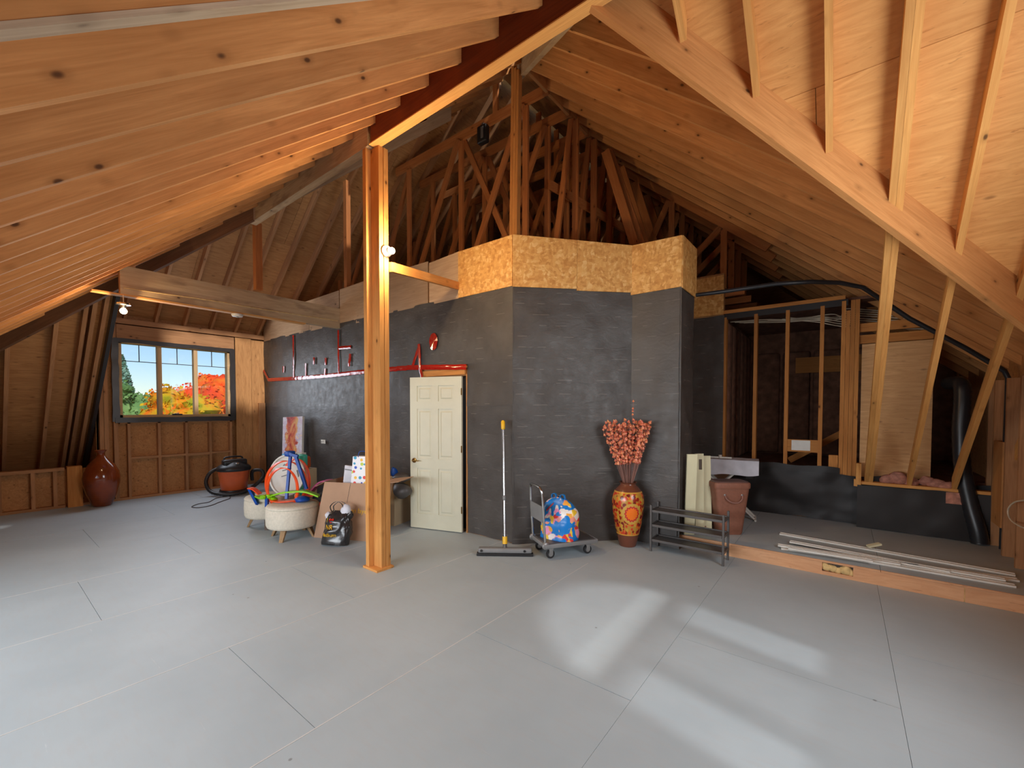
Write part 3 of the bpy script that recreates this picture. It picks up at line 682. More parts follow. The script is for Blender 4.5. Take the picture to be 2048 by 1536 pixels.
# cheek that closes the step between the two left slopes, rear and front closing walls
mb = MB().prism([(-10.2, 1.30, zL(-10.2) + .2), (-5.2, 1.30, zL(-5.2)), (-5.2, 1.30, zD(-5.2) + .2), (-10.2, 1.30, zD(-10.2) + .2)], (0, .03, 0))
mb.box((-10.3, 12.0, 0), (1.5, 12.1, 7.6))
mb.box((-11.5, -2.4, 0), (OPEN[0], -2.3, .8)).box((OPEN[1], -2.4, 0), (1.5, -2.3, .8)).box((OPEN[0], -2.4, 0), (OPEN[1], -2.3, .72)).box((OPEN[0], -2.4, 2.02), (OPEN[1], -2.3, 2.3))
mb.box((OPEN[0] - .1, -2.4, 2.14), (OPEN[1] + .1, OPEN[2] + .3, 2.2))
for x in (OPEN[0] - .06, OPEN[1]): mb.prism([(x, -2.4, zN(-2.4)), (x, OPEN[2] + .05, 2.16), (x, -2.4, 2.16)], (.06, 0, 0))
struct(mb.build('wall_front', M['plydark']), 'wall behind the camera with an added fill-light window')
fill_win = sempty('added_fill_window', 'added fill-light window behind the camera', (-3.65, -2.35, .8)); fr = MB()  # unseen window made up to house the fill lamp
for i in range(6): x = OPEN[0] + i * (OPEN[1] - OPEN[0] - .06) / 5; fr.box((x, -2.38, .72), (x + .06, -2.31, 2.02))
fr.box((OPEN[0], -2.38, .72), (OPEN[1], -2.31, .78)).box((OPEN[0], -2.38, 1.96), (OPEN[1], -2.31, 2.02)); fr.build('window_frame', M['frame'], fill_win, axis=(1, 0, 0))
for i in range(5):
    x = OPEN[0] + i * (OPEN[1] - OPEN[0] - .06) / 5; MB().box((x + .06, -2.352, .78), (x + (OPEN[1] - OPEN[0] - .06) / 5, -2.348, 1.96)).build('pane', M['glass'], fill_win)

# ---- gable wall on the right with the arched window that throws the sun patch
g = MB(); GX = 1.42; yc, R_, zs, zsp = 2.47, .78, 1.28, 2.31
def gp(poly): g.prism([(GX, y, z) for y, z in poly], (.12, 0, 0))
gp([(-2.4, -.1), (yc - R_, -.1), (yc - R_, 4.9), (-2.4, 4.9)]); gp([(yc + R_, -.1), (7.6, -.1), (7.6, 4.9), (yc + R_, 4.9)]); gp([(yc - R_, -.1), (yc + R_, -.1), (yc + R_, zs), (yc - R_, zs)])
arc = [(yc + R_ * math.cos(PI - PI * i / 20), zsp + R_ * math.sin(PI * i / 20)) for i in range(21)]
for i in range(20): gp([arc[i], arc[i + 1], (arc[i + 1][0], 4.9), (arc[i][0], 4.9)])
g.box((GX, 7.6, 0), (GX + .12, 12.1, 2.4))
wright = struct(g.build('wall_right', M['plydark']), 'gable wall at the right edge')
win2 = sempty('window_2', 'arched window in the gable wall beside the camera', (1.45, 2.47, 1.28))
fr = MB(); X0, X1 = GX + .03, GX + .10
inner = [(yc + (R_ - .05) * math.cos(PI - PI * i / 20), zsp + (R_ - .05) * math.sin(PI * i / 20)) for i in range(21)]
for i in range(20): fr.prism([(X0, *arc[i]), (X0, *arc[i + 1]), (X0, *inner[i + 1]), (X0, *inner[i])], (X1 - X0, 0, 0))
for y0, y1, z0, z1 in ((yc - R_, yc - R_ + .05, zs, zsp), (yc + R_ - .05, yc + R_, zs, zsp), (yc - R_, yc + R_, zs, zs + .05), (yc - R_, yc + R_, 2.17, 2.33), (2.10, 2.26, zs, 2.2), (2.70, 2.86, zs, 2.2)): fr.box((X0, y0, z0), (X1, y1, z1))
fr.build('window_frame', M['frame'], win2, axis=(0, 1, 0))
for y0, y1 in ((1.74, 2.10), (2.26, 2.70), (2.86, 3.20)): MB().box((GX + .06, y0, zs + .05), (GX + .064, y1, 2.17)).build('pane', M['dimglass'], win2)
MB().box((GX + .045, 2.26, zs + .05), (GX + .047, 2.70, 2.17)).build('insect_screen', M['screen'], win2)
MB().prism([(GX + .06, y, z) for y, z in inner if z > 2.33], (.004, 0, 0)).build('pane', M['dimglass'], win2)

# ---- raised platform of the alcove
pl = MB().box((-1.95, 5.19, -.1), (1.42, 7.2, .12))
plat = struct(pl.build('floor', M['gap']), 'raised platform floor of the alcove')
for x0, x1 in ((-1.95, -.92), (-.917, .30), (.303, 1.42)):
    for y0, y1 in ((5.165, 6.1), (6.103, 7.09)): MB().box((x0, y0, .127), (x1, y1, .145 - random.uniform(0, .001))).build('floor_sheet', M['floor'], plat)
hx0, hx1, hz0, hz1 = -.135, .105, .035, .122
r = MB().box((-1.56, 5.16, 0), (hx0, 5.182, .127)).box((hx1, 5.16, 0), (.838, 5.182, .127)).box((hx0, 5.16, 0), (hx1, 5.182, hz0)).box((hx0, 5.16, hz1), (hx1, 5.182, .127)); r.build('riser_board', M['riser'], plat, axis=(1, 0, 0))
MB().box((.845, 5.16, 0), (1.42, 5.182, .127)).build('riser_board', M['riser'], plat, axis=(1, 0, 0)); MB().box((.836, 5.166, 0), (.847, 5.184, .127)).build('joint', M['foam'], plat)
for x0, x1 in ((-1.56, .30), (.303, 1.42)): MB().box((x0, 5.152, .127), (x1, 5.19, .1445)).build('nosing', M['riser'], plat, axis=(1, 0, 0))
def lump(mb, c, r, sc=(1, 1, 1), n=12, m=8, amp=.35, f=9):
    t = MB().sphere((0, 0, 0), 1, n, m); c = V(c)
    for v in t.v:
        k = 1 + amp * noise.noise(v * 1.3 + c * f); mb.v.append(c + V((v.x * sc[0], v.y * sc[1], v.z * sc[2])) * r * k)
    b = len(mb.v) - len(t.v); mb.f += [tuple(b + i for i in f_) for f_ in t.f]; return mb
fo = MB()
for x, z, r_ in ((-.10, .075, .045), (-.05, .07, .04), (-.01, .06, .035), (.05, .075, .05), (.085, .06, .035)): lump(fo, (x, 5.185, z), r_, (1, .6, 1))
fo.build('foam_lump', M['foam'], plat, smooth=True, label='yellow foam pushed into a hole of the step')

# ---- alcove back wall: black sheet, open studs, plywood panel
YS = 7.09
aw = MB().box((-2.0, YS + .01, 0), (-1.46, YS + .10, 3.7)).box((-1.46, YS + .02, 0), (1.42, YS + .10, .70))
alc = struct(aw.build('wall_alcove', M['plydark']), 'back wall of the alcove with open studs over a black sheet')
sheet((-1.95, YS), (-1.44, YS), .146, 3.05, alc, M['paper'], ragged=.02, amp=.02, label='dark black paper left of the open studs')
board((-1.93, YS), (-1.455, YS), 3.075, 3.665, alc, M['osb'], off=.014)
sheet((-1.44, YS), (1.41, YS), .146, .78, alc, M['paperdark'], ragged=.03, amp=.045, step=.045, label='black sheet hanging on the low knee wall')
sheet((-1.44, YS - .004), (-.02, YS - .004), .52, .86, alc, M['paperdark'], ragged=.04, amp=.03)
for x0, x1, z0, m_ in ((-1.455, -1.41, .9, 'stud'), (-1.045, -1.0, .86, 'stud'), (-.655, -.61, .82, 'stud'), (-.262, -.217, .77, 'stud')):
    MB().box((x0, YS - .01, z0), (x1, YS + .085, 3.02)).build('stud', M[m_], alc, axis=(0, 0, 1))
for i in range(4): MB().box((-.035 + .047 * i, YS - .012 - .004 * (i % 2), .76), (.009 + .047 * i, YS + .09, 3.05 - (.13 if i in (1,) else 0))).build('stud', M['stud'], alc, axis=(0, 0, 1))
MB().box((-.14, YS - .01, .76), (-.04, YS + .06, 1.02)).build('block', M['stud'], alc, axis=(0, 0, 1))
MB().box((-1.46, YS - .015, 3.075), (.0, YS + .09, 3.125)).build('top_plate', M['stud'], alc, axis=(1, 0, 0))
MB().box((-1.44, YS - .005, 2.99), (.03, YS + .003, 3.075)).build('paper_sheet', M['paperdark'], alc)
MB().box((-.61, YS, 1.04), (-.262, YS + .04, 1.21)).build('blocking', M['stud'], alc, axis=(1, 0, 0))
MB().box((-.56, YS - .004, 1.06), (-.345, YS + .0, 1.20)).build('paper_note', M['white'], alc, label='blank white paper on the block between two studs')
MB().box((.18, YS + .02, .74), (.845, YS + .034, 2.47)).build('plywood_panel', M['plypanel'], alc, axis=(1, 0, 0), label='plain plywood panel behind the slanting rafters')
for z in (2.47, 2.62): MB().box((.12, YS + .03, z + .01), (.84, YS + .07, z + .12)).build('blocking', M['stud'], alc, axis=(1, 0, 0))
sheet((.16, 6.90), (1.40, 6.90), .146, .69, alc, M['paperdark'], ragged=.02, amp=.02)
MB().beam((.16, 6.96, .705), (1.40, 6.96, .705), .12, .035).build('foot_plate', M['jack'], alc, axis=(1, 0, 0))
MB().beam((.15, 6.91, .70), (.19, 7.06, .70), .05, .09).beam((.17, 6.93, .66), (.17, 6.93, .95), .05, .10, up=(0, 1, 0)).build('block', M['jack'], alc, axis=(0, 0, 1))
MB().beam((1.03, 6.88, .62), (1.03, 7.06, .62), .16, .13).build('block', M['pinkins'], alc)
# closet behind the studs
cl = MB().box((-1.50, YS + .11, .70), (1.42, 9.6, .78)).box((-1.56, YS + .11, .7), (-1.50, 9.6, 3.1)).box((-1.56, 9.55, .7), (1.42, 9.65, 3.1)).box((-2.0, YS + .11, 3.07), (1.42, 9.65, 3.11))
clos = struct(cl.build('wall_closet', M['brownins']), 'dim closet behind the open studs')
ins = MB()
for i in range(7): ins.rbox((-1.51, YS + .16 + .34 * i, .8), (-1.40, YS + .46 + .34 * i, 2.98), .05)
for i in range(6): ins.rbox((-1.38 + .47 * i, 9.44, .8), (-.96 + .47 * i, 9.55, 2.7), .05)
ins.build('insulation_batt', M['brownins'], clos, smooth=True, kind='stuff')
MB().box((-.70, 9.36, 2.29), (.75, 9.41, 2.57)).build('header_board', M['stud'], clos, axis=(1, 0, 0))
MB().beam((-.66, 8.0, .82), (.10, 8.0, 1.35), .04, .09).build('brace', M['stud'], clos, axis=(1, 0, .7))
gx = MB()
for y in (5.6, 6.0, 6.42, 6.86, 7.1): MB().box((1.30, y, .146), (1.42, y + .045, min(2.05, 1.95))).build('stud', M['leftstud'], wright, axis=(0, 0, 1))
MB().box((1.29, 6.47, .42), (1.31, 6.80, 1.30)).build('wall_board', M['rafter'], wright, axis=(0, 0, 1))
pk = MB()
for c, r_ in (((.45, 6.99, .76), .07), ((.55, 7.0, .78), .085), ((.66, 7.0, .75), .07), ((.88, 7.0, .75), .07), ((.96, 6.98, .72), .075), ((.80, 7.02, .78), .06)): lump(pk, c, r_, (1.2, .7, .9))
pk.build('insulation_lump', M['pinkins'], alc, smooth=True, kind='stuff', label='pink insulation lumps on the knee wall top')
du = MB(); pts = [(1.00, 7.3, 1.95), (1.06, 7.02, 1.93), (1.07, 6.96, 1.75), (1.06, 6.94, 1.4), (1.08, 6.93, 1.0), (1.14, 6.90, .6), (1.20, 6.85, .30), (1.22, 6.84, .155)]
def smoothpts(p, n=8):
    p = [V(q) for q in p]; out = []
    for i in range(len(p) - 1):
        a, b, c, d = p[max(i - 1, 0)], p[i], p[i + 1], p[min(i + 2, len(p) - 1)]
        for k in range(n):
            t = k / n; out.append(.5 * ((2 * b) + (c - a) * t + (2 * a - 5 * b + 4 * c - d) * t * t + (3 * b - a - 3 * c + d) * t ** 3))
    return out + [p[-1]]
q = smoothpts(pts, 9); rr = [.072 * (1 + .05 * (i % 2)) for i in range(len(q))]
tag(du.tube(q, rr, 14).build('flexible_duct', M['pipe'], smooth=True), 'black flexible duct bending down to the platform at the right', 'duct')
# white cables behind the studs
for i in range(9):
    z0 = 3.03 - .008 * (i % 4); x0 = -1.45 + .06 * (i % 5) + (.5 if i > 3 else 0)
    p = smoothpts([(x0, 7.55 + .03 * i, z0), (-.9 + .1 * i, 7.55 + .02 * i, z0 - .03 - .02 * (i % 3)), (-.35 + .05 * i, 7.5, z0 - .14 + .02 * (i % 5)), (.05, 7.45 + .02 * i, 2.76 + .035 * i), (.9, 7.35, 2.62 + .02 * i)], 6)
    o = MB().tube(p, .0075, 6).build('electric_cable', M['cable'], smooth=True)
    tag(o, 'white electric cable slung behind the open studs', 'cable', 'white cables behind the studs')
p = smoothpts([onx(2060, 1000, 1.26), onx(2030, 1004, 1.26), onx(2016, 1020, 1.26), onx(2022, 1040, 1.26), onx(2048, 1056, 1.26), onx(2080, 1062, 1.26), onx(2100, 1030, 1.27), onx(2060, 1000, 1.27)], 6)
tag(MB().tube(p, .007, 7).build('cable_loop', M['cable'], smooth=True), 'white cable loop hanging on the gable wall studs', 'cable')

# ---- roof trusses of the dark attic behind the parapet
def truss(y, k):
    r = sempty('truss', None, (-4.9, y, 3.6)); adopt(r, main); r['kind'] = 'structure'; del r['kind']
    def mem(a, b, w_=.09, nm='web', d=0): MB().beam((a[0], y + d, a[1]), (b[0], y + d, b[1]), .04, w_, up=(0, 0, 1) if abs(a[0] - b[0]) > .02 else (1, 0, 0)).build(nm, M['truss'], r, axis=(b[0] - a[0], 0, b[1] - a[1]))
    mem((-6.62, 6.02), (-3.25, 6.02), .14, 'chord'); mem((-9.9, 3.42), (-1.2 if y > 7 else -3.2, 3.42), .10, 'chord')
    if y > 7: mem((-3.27, 5.97), (-.9, 5.97 - 2.37 * T), .12, 'chord')
    for x in (-6.25, -4.93, -3.64): mem((x, 3.46), (x, 5.96))
    mem((-4.90, 5.96), (-3.68, 3.5), d=.04); mem((-3.67, 5.96), (-4.88, 3.5), d=-.04)
    mem((-4.96, 5.96), (-6.22, 3.5), d=-.04)
    mem((-6.28, 5.96), (-7.4, 3.5), d=.04); mem((-7.5, 5.3), (-7.5, 3.5)); mem((-7.55, 5.2), (-8.5, 3.5)); mem((-8.6, 4.4), (-8.6, 3.5))
    if k > 0: mem((-3.60, 3.5), (-3.24, 5.92), d=.03); mem((-3.15, 3.5), (-3.15, 5.85))
    if k > 1: mem((-2.95, 5.6), (-2.3, 3.5), .13)
    if y > 7:
        for x in (-2.3, -1.5): mem((x, 3.5), (x, 5.9 - (x + 3.27) * T))
        mem((-1.55, 4.45), (-2.6, 3.5)); mem((-2.35, 5.1), (-3.1, 3.6))
    mem((-4.2, 6.08), (-4.2, 6.7))
for k in range(8): truss(4.97 + .57 * k, k)
MB().beam((-3.55, 5.45, 5.02), (-2.7, 8.4, 4.6), .04, .13).build('brace', M['truss'], main, axis=(0, 1, 0))
MB().beam((-2.95, 6.2, 5.62), (-2.30, 6.2, 3.7), .04, .16).build('brace', M['truss'], main, axis=(0, 0, 1))
MB().prism([(-10.1, 4.13, 3.0), (-3.16, 4.13, 3.0), (-2.12, 5.17, 3.0), (-2.12, 12, 3.0), (-10.1, 12, 3.0)], (0, 0, .05)).box((-2.12, 9.66, 3.0), (1.42, 12, 3.05)).build('attic_deck', M['brownins'], main)
c = V((-4.42, 4.93, 5.83)); mb = MB().rbox(c - V((.09, .05, .13)), c + V((.09, .05, .13)), .02); bx = thing('speaker', 'small black box speaker hanging among the attic trusses', 'speaker', c)
mb.build('housing', M['black'], bx, smooth=True); MB().rbox(c + V((.0, -.062, -.08)), c + V((.05, -.052, .09)), .004).build('grille', M['steel'], bx); MB().box(c + V((-.02, -.02, .12)), c + V((.02, .02, .17))).build('bracket', M['steel'], bx)

# ================================================================== THINGS: posts and beams
po = thing('post', 'tall built-up wooden post on a base plate in the middle of the room', 'post', (-3.74, 2.55, 0))
for nm, lo, hi in (('ply', (-3.84, 2.475, .022), (-3.785, 2.635, 4.232)), ('ply', (-3.785, 2.53, .022), (-3.65, 2.579, 4.232)), ('ply', (-3.785, 2.583, .022), (-3.645, 2.635, 4.232))): MB().box(lo, hi).build(nm, M['post'], po, axis=(0, 0, 1), up=(0, 1, 0))
MB().box((-3.865, 2.455, 0), (-3.62, 2.655, .022)).build('base_plate', M['post'], po, axis=(1, 0, 0))
pp = thing('post', 'thin three-ply post rising behind the particle board parapet', 'post', (-3.36, 4.33, 3.1))
for i in range(3): MB().beam((-3.395 + .040 * i, 4.33, 3.05), (-3.355 + .040 * i, 4.33, 5.95 - .04 * i), .07, .037, up=(1, 0, 0)).build('ply', M['stud'], pp, axis=(0, 0, 1))
MB().box((-3.50, 4.28, 3.0), (-3.22, 4.40, 3.05)).build('base_plate', M['truss'], pp)
tag(MB().box((-6.86, 2.60, 3.372), (-6.76, 2.69, 4.34)).build('post', M['truss'], axis=(0, 0, 1)), 'short brown post standing on the weathered beam', 'post')
tag(MB().box((-6.86, 4.04, 3.62), (-6.77, 4.12, 5.55)).build('post', M['truss'], axis=(0, 0, 1)), 'brown post rising behind the parapet end of the weathered beam', 'post')
wb_ = thing('beam', 'weathered grey beam spanning from the far left to the black wall', 'beam', (-6.96, 2.6, 3.02))
MB().box((-7.02, 1.15, 3.028), (-6.93, 3.995, 3.372)).build('beam_ply', M['greywood'], wb_, axis=(0, 1, 0)); MB().box((-7.03, .90, 3.008), (-6.925, 3.4, 3.028)).build('beam_edge', M['jack'], wb_, axis=(0, 1, 0))
MB().tube(smoothpts([(-6.922, 1.18, 3.10), (-6.922, 1.5, 3.11), (-6.922, 2.1, 3.13), (-6.922, 2.8, 3.13), (-6.922, 3.95, 3.15)], 5), .006, 6).build('lamp_cable', M['foam'], wb_)
tag(MB().beam((-3.648, 2.66, 3.075), (-4.02, 3.99, 3.25), .04, .095).build('brace', M['stud'], axis=(-.385, 1.35, .17)), 'short board running from the post to the parapet', 'board')

# ---- lamps
b1 = thing('wall_lamp', 'round lamp holder with lit bulb on the tall post', 'lamp', (-3.645, 2.60, 3.2))
MB().lathe([(.056, 0), (.058, .012), (.05, .03), (.026, .04), (.024, .06)], (-3.644, 2.605, 3.215), 20, (1, 0, 0)).build('lamp_holder', M['white'], b1, smooth=True)
MB().sphere((-3.545, 2.60, 3.197), .033).build('bulb', M['bulb'], b1, smooth=True)
lamp('post_bulb_light', 'POINT', (-3.49, 2.585, 3.19), 52, (1, .72, .40), shadow_soft_size=.03)
b2 = thing('pendant_lamp', 'bare lit bulb hanging under the weathered beam', 'lamp', (-6.90, 1.17, 2.80))
MB().tube([(-6.90, 1.17, 3.01), (-6.905, 1.172, 2.95), (-6.90, 1.17, 2.90)], .005, 6).build('cord', M['cable'], b2)
MB().lathe([(.02, .05), (.065, .04), (.07, .02), (.03, .012), (.022, -.02)], (-6.90, 1.17, 2.87), 18).build('lamp_shade', M['chrome'], b2, smooth=True)
MB().sphere((-6.90, 1.17, 2.815), .036).build('bulb', M['bulb'], b2, smooth=True)
lamp('pendant_bulb_light', 'POINT', (-6.85, 1.16, 2.79), 20, (1, .72, .40), shadow_soft_size=.03)
sd = thing('smoke_detector', 'white round smoke detector under the weathered beam', 'detector', (-6.96, 2.42, 2.99))
MB().lathe([(.07, .0), (.075, -.015), (.065, -.035), (.03, -.042)], (-6.965, 2.42, 3.006), 20).build('housing', M['white'], sd, smooth=True); MB().lathe([(.02, 0), (.018, -.008)], (-6.965, 2.42, 2.965), 12).build('test_button', M['grey'], sd)
pipe_pts = [(-1.50, 5.585, 3.05), (-1.15, 5.6, 3.045), (-.62, 5.62, 3.045), (-.30, 5.70, 3.03), (-.05, 5.9, 3.02), (.15, 6.1, 2.98), (.55, 6.3, 2.62), (1.0, 6.45, 2.28), (1.30, 6.55, 2.03), (1.33, 6.56, 1.95), (1.33, 6.57, 1.2), (1.33, 6.58, .18)]
tag(MB().tube(pipe_pts, .024, 10).build('drain_pipe', M['pipe'], smooth=True), 'long thin black pipe from the particle board corner to the right edge', 'pipe')

# ---- door, a little ajar
dr = sempty('door_1', 'cream six-panel door standing a little ajar in the black wall', (-3.91, 4.0, 0))
DX, DZ = .785, 2.045; an = math.radians(180 + 17.5); Md = Matrix.Translation((-3.915, 3.965, .012)) @ Matrix.Rotation(an, 4, 'Z')
def dpart(mb, nm, mt, **k): mb.xf(Md); return mb.build(nm, mt, dr, **k)
lf = MB(); th = .036; st = .11; xs = [st, DX / 2 - .045, DX / 2 + .045, DX - st]; zs_ = [.20, .82, .95, 1.62, 1.72, 1.93]
xcuts = [0] + xs + [DX]; zcuts = [0] + zs_ + [DZ]
for i in range(5):
    for j in range(7):
        pan = i in (1, 3) and j in (1, 3, 5)
        if not pan: lf.box((xcuts[i], 0, zcuts[j]), (xcuts[i + 1], th, zcuts[j + 1]))
dpart(lf, 'door_leaf', M['door'])
for i in (1, 3):
    for j in (1, 3, 5):
        x0, x1, z0, z1 = xcuts[i], xcuts[i + 1], zcuts[j], zcuts[j + 1]; p = MB().box((x0, .010, z0), (x1, th - .010, z1)); q = .03
        for s_, yy in ((1, th), (-1, 0)):
            ya = yy - s_ * .010; p.add([(x0 + q, ya, z0 + q), (x1 - q, ya, z0 + q), (x1 - q, ya, z1 - q), (x0 + q, ya, z1 - q), (x0 + q + .018, yy - s_ * .003, z0 + q + .018), (x1 - q - .018, yy - s_ * .003, z0 + q + .018), (x1 - q - .018, yy - s_ * .003, z1 - q - .018), (x0 + q + .018, yy - s_ * .003, z1 - q - .018)],
                                      [(0, 1, 5, 4), (1, 2, 6, 5), (2, 3, 7, 6), (3, 0, 4, 7), (4, 5, 6, 7)])
        dpart(p, 'door_panel', M['door'])
hb = MB().lathe([(.033, 0), (.033, .008), (.014, .014), (.012, .05)], (DX - .065, th, .92), 16, (0, 1, 0)); hb.tube([(DX - .065, th + .048, .92), (DX - .10, th + .05, .922), (DX - .16, th + .046, .918)], [.011, .009, .007], 8)
dpart(hb, 'door_handle', M['brass'], smooth=True)
for z in (.25, 1.05, 1.8): dpart(MB().lathe([(.008, 0), (.008, .09)], (.0, th + .004, z), 8), 'hinge', M['brass'])
sw = thing('outlet_plate', 'cream outlet cover on the black wall left of the door', 'outlet', (-5.19, 3.96, .39))
MB().rbox((-5.235, 3.955, .325), (-5.155, 3.968, .455), .004).build('cover_plate', M['cream'], sw)
for z in (.36, .41): MB().rbox((-5.212, 3.951, z - .014), (-5.178, 3.956, z + .016), .005).build('socket', M['white'], sw)
tg = thing('label_sticker', 'small white sticker on the black wall beside the canvas', 'sticker', (-7.48, 3.97, 1.03)); MB().grid(lambda u, v: (-7.56 + .16 * u, 3.962 - .01 * math.sin(u * 3), .995 + .07 * v), 6, 2).build('sticker_sheet', M['white'], tg); MB().box((-7.53, 3.948, 1.02), (-7.49, 3.953, 1.03)).box((-7.47, 3.948, 1.03), (-7.44, 3.953, 1.04)).build('print', M['grey'], tg)

# ================================================================== THINGS: left half
# brown glazed floor vase in the far left corner
vc = V((-9.78, 1.33, 0))
vs = thing('floor_vase', 'glossy brown bottle-shaped floor vase in the far left corner', 'vase', vc)
MB().lathe([(.11, 0), (.125, .01), (.15, .08), (.195, .22), (.232, .38), (.238, .48), (.222, .58), (.175, .68), (.115, .76), (.065, .82), (.045, .86), (.048, .89), (.072, .925), (.075, .935), (.06, .932), (.035, .89)], vc, 40).build('vase_body', M['glaze'], vs, smooth=True, origin=vc)
# workshop vacuum
c = V((-9.22, 3.10, 0)); va = thing('vacuum_cleaner', 'orange drum vacuum cleaner with black lid and hose beside the black wall', 'vacuum', c)
MB().lathe([(.20, .06), (.215, .08), (.235, .25), (.262, .44), (.27, .46)], c, 32).build('drum', M['vacorange'], va, smooth=True)
MB().lathe([(.275, .445), (.285, .46), (.285, .50), (.25, .54), (.22, .56), (.16, .60), (.10, .635), (.04, .645)], c, 32).build('lid', M['black'], va, smooth=True)
MB().rbox(c + V((-.05, -.20, .54)), c + V((.12, .20, .66)), .03).build('motor_housing', M['black'], va, smooth=True)
MB().tube(smoothpts([c + V((-.02, -.16, .65)), c + V((-.02, -.12, .70)), c + V((-.02, .12, .70)), c + V((-.02, .16, .65))], 5), .016, 8).build('carry_handle', M['black'], va, smooth=True)
MB().rbox(c + V((.10, -.03, .565)), c + V((.20, .03, .60)), .01).build('switch', M['chrome'], va)
MB().lathe([(.235, .035), (.245, .05), (.235, .085), (.20, .09)], c, 28).build('caster_base', M['black'], va, smooth=True)
for k in range(4):
    an = PI / 4 + k * PI / 2; p = c + V((.20 * math.cos(an), .20 * math.sin(an), .022)); MB().lathe([(.022, -.012), (.022, .012)], p, 12, (math.sin(an), -math.cos(an), 0)).build('caster', M['black'], va)
f_ = V((.85, -.53, 0)); l_ = V((.53, .85, 0))
hp = [c - l_ * .24 + V((0, 0, .50)), c - l_ * .37 + f_ * .06 + V((0, 0, .42)), c - l_ * .42 + f_ * .12 + V((0, 0, .26)), c - l_ * .33 + f_ * .22 + V((0, 0, .10)), c - l_ * .12 + f_ * .32 + V((0, 0, .045)), c + l_ * .15 + f_ * .30 + V((0, 0, .05)), c + l_ * .36 + f_ * .16 + V((0, 0, .14)), c + l_ * .50 + f_ * .05 + V((0, 0, .30)), c + l_ * .46 + V((0, 0, .42)), c + l_ * .30 - f_ * .05 + V((0, 0, .40)), c + l_ * .285 - f_ * .1 + V((0, 0, .22))]
q = smoothpts(hp, 10); MB().tube(q, [.034 if i % 2 else .029 for i in range(len(q))], 10).build('hose', M['black'], va, smooth=True)
q = smoothpts([c + V((.28, -.12, .02)), V((-8.93, 2.72, .006)), V((-8.66, 2.52, .006)), V((-8.63, 2.36, .006)), V((-8.46, 2.22, .006)), V((-8.30, 2.28, .006)), V((-8.33, 2.45, .006)), V((-8.50, 2.62, .006)), V((-8.66, 2.80, .006)), V((-8.72, 2.86, .006)), V((-8.95, 2.94, .006))], 8)
MB().tube(q, .006, 6).build('power_cord', M['darkgrey'], va, smooth=True)
# canvas leaning on the wall
n0 = V((-8.20, 3.70, .0)); Mc = frame(n0, (1, .30, .05), (.04, .10, 1))
cv = thing('canvas_painting', 'tall abstract red and white canvas leaning on the black wall', 'painting', n0)
def onM(mb, M_): return mb.xf(M_)
oc = MB().box((-.25, -.001, .02), (.25, .004, 1.48)).xf(Mc).build('painted_front', M['canvas'], cv, axis=Mc.col[0].xyz, up=Mc.col[2].xyz, origin=Mc @ V((0, 0, .75)))
MB().box((-.252, .004, .018), (.252, .045, 1.482)).xf(Mc).build('canvas_edge', M['white'], cv)
# cardboard boxes and the heap behind the post
def carton(c, sx, sy, sz, rz, label, mt='card', flaps=(), lean=(0, 0), nm='cardboard_box', th=.006):
    o = thing(nm, label, 'box', c); Mx = Matrix.Translation(V(c)) @ Matrix.Rotation(rz, 4, 'Z')
    def sh(v): return Mx @ V((v.x + lean[0] * v.z, v.y + lean[1] * v.z, v.z))
    for nme, lo, hi in (('side_panel', (-sx / 2, -sy / 2, 0), (sx / 2, -sy / 2 + th, sz)), ('side_panel', (-sx / 2, sy / 2 - th, 0), (sx / 2, sy / 2, sz)), ('side_panel', (-sx / 2, -sy / 2 + th, 0), (-sx / 2 + th, sy / 2 - th, sz)), ('side_panel', (sx / 2 - th, -sy / 2 + th, 0), (sx / 2, sy / 2 - th, sz)), ('bottom_panel', (-sx / 2 + th, -sy / 2 + th, 0), (sx / 2 - th, sy / 2 - th, th))):
        mb = MB().box(lo, hi); mb.v = [sh(v) for v in mb.v]; mb.build(nme, M[mt], o)
    for (side, ln, ang) in flaps:
        ca, sa = math.cos(ang) * ln, math.sin(ang) * ln
        if side == 'closed': mb = MB().box((-sx / 2, -sy / 2, sz), (-.002, sy / 2, sz + th)).box((.002, -sy / 2, sz), (sx / 2, sy / 2, sz + th))
        else:
            e = {'+x': (V((sx / 2, -sy / 2, sz)), V((sx / 2, sy / 2, sz)), V((1, 0, 0))), '-x': (V((-sx / 2, sy / 2, sz)), V((-sx / 2, -sy / 2, sz)), V((-1, 0, 0))), '+y': (V((sx / 2, sy / 2, sz)), V((-sx / 2, sy / 2, sz)), V((0, 1, 0))), '-y': (V((-sx / 2, -sy / 2, sz)), V((sx / 2, -sy / 2, sz)), V((0, -1, 0)))}[side]
            w0 = e[2] * ca + V((0, 0, sa)); mb = MB().prism([e[0], e[1], e[1] + w0, e[0] + w0], V((0, 0, th)) if abs(ca) > abs(sa) else e[2] * th)
        mb.v = [sh(v) for v in mb.v]; mb.build('flap', M[mt], o)
    return o, sh
bx1, _ = carton((-7.35, 3.42, 0), .46, .42, .60, .25, 'brown cardboard box under the pale yellow tub', 'card2', [('closed', 0, 0)])
tb = thing('storage_tub', 'pale yellow and orange tub on the cardboard box', 'tub', (-7.35, 3.42, .607))
Mt = Matrix.Translation((-7.33, 3.40, .608)) @ Matrix.Rotation(.4, 4, 'Z')
MB().rbox((-.20, -.15, 0), (.06, .15, .21), .04, 3).xf(Mt).build('tub_body', M['tub'], tb, smooth=True); MB().rbox((.062, -.14, .005), (.20, .14, .215), .04, 3).xf(Mt).build('tub_end', M['vacorange'], tb, smooth=True)
MB().rbox((-.19, -.14, .2105), (.05, .14, .222), .004).xf(Mt).build('tub_lid', M['tub'], tb)
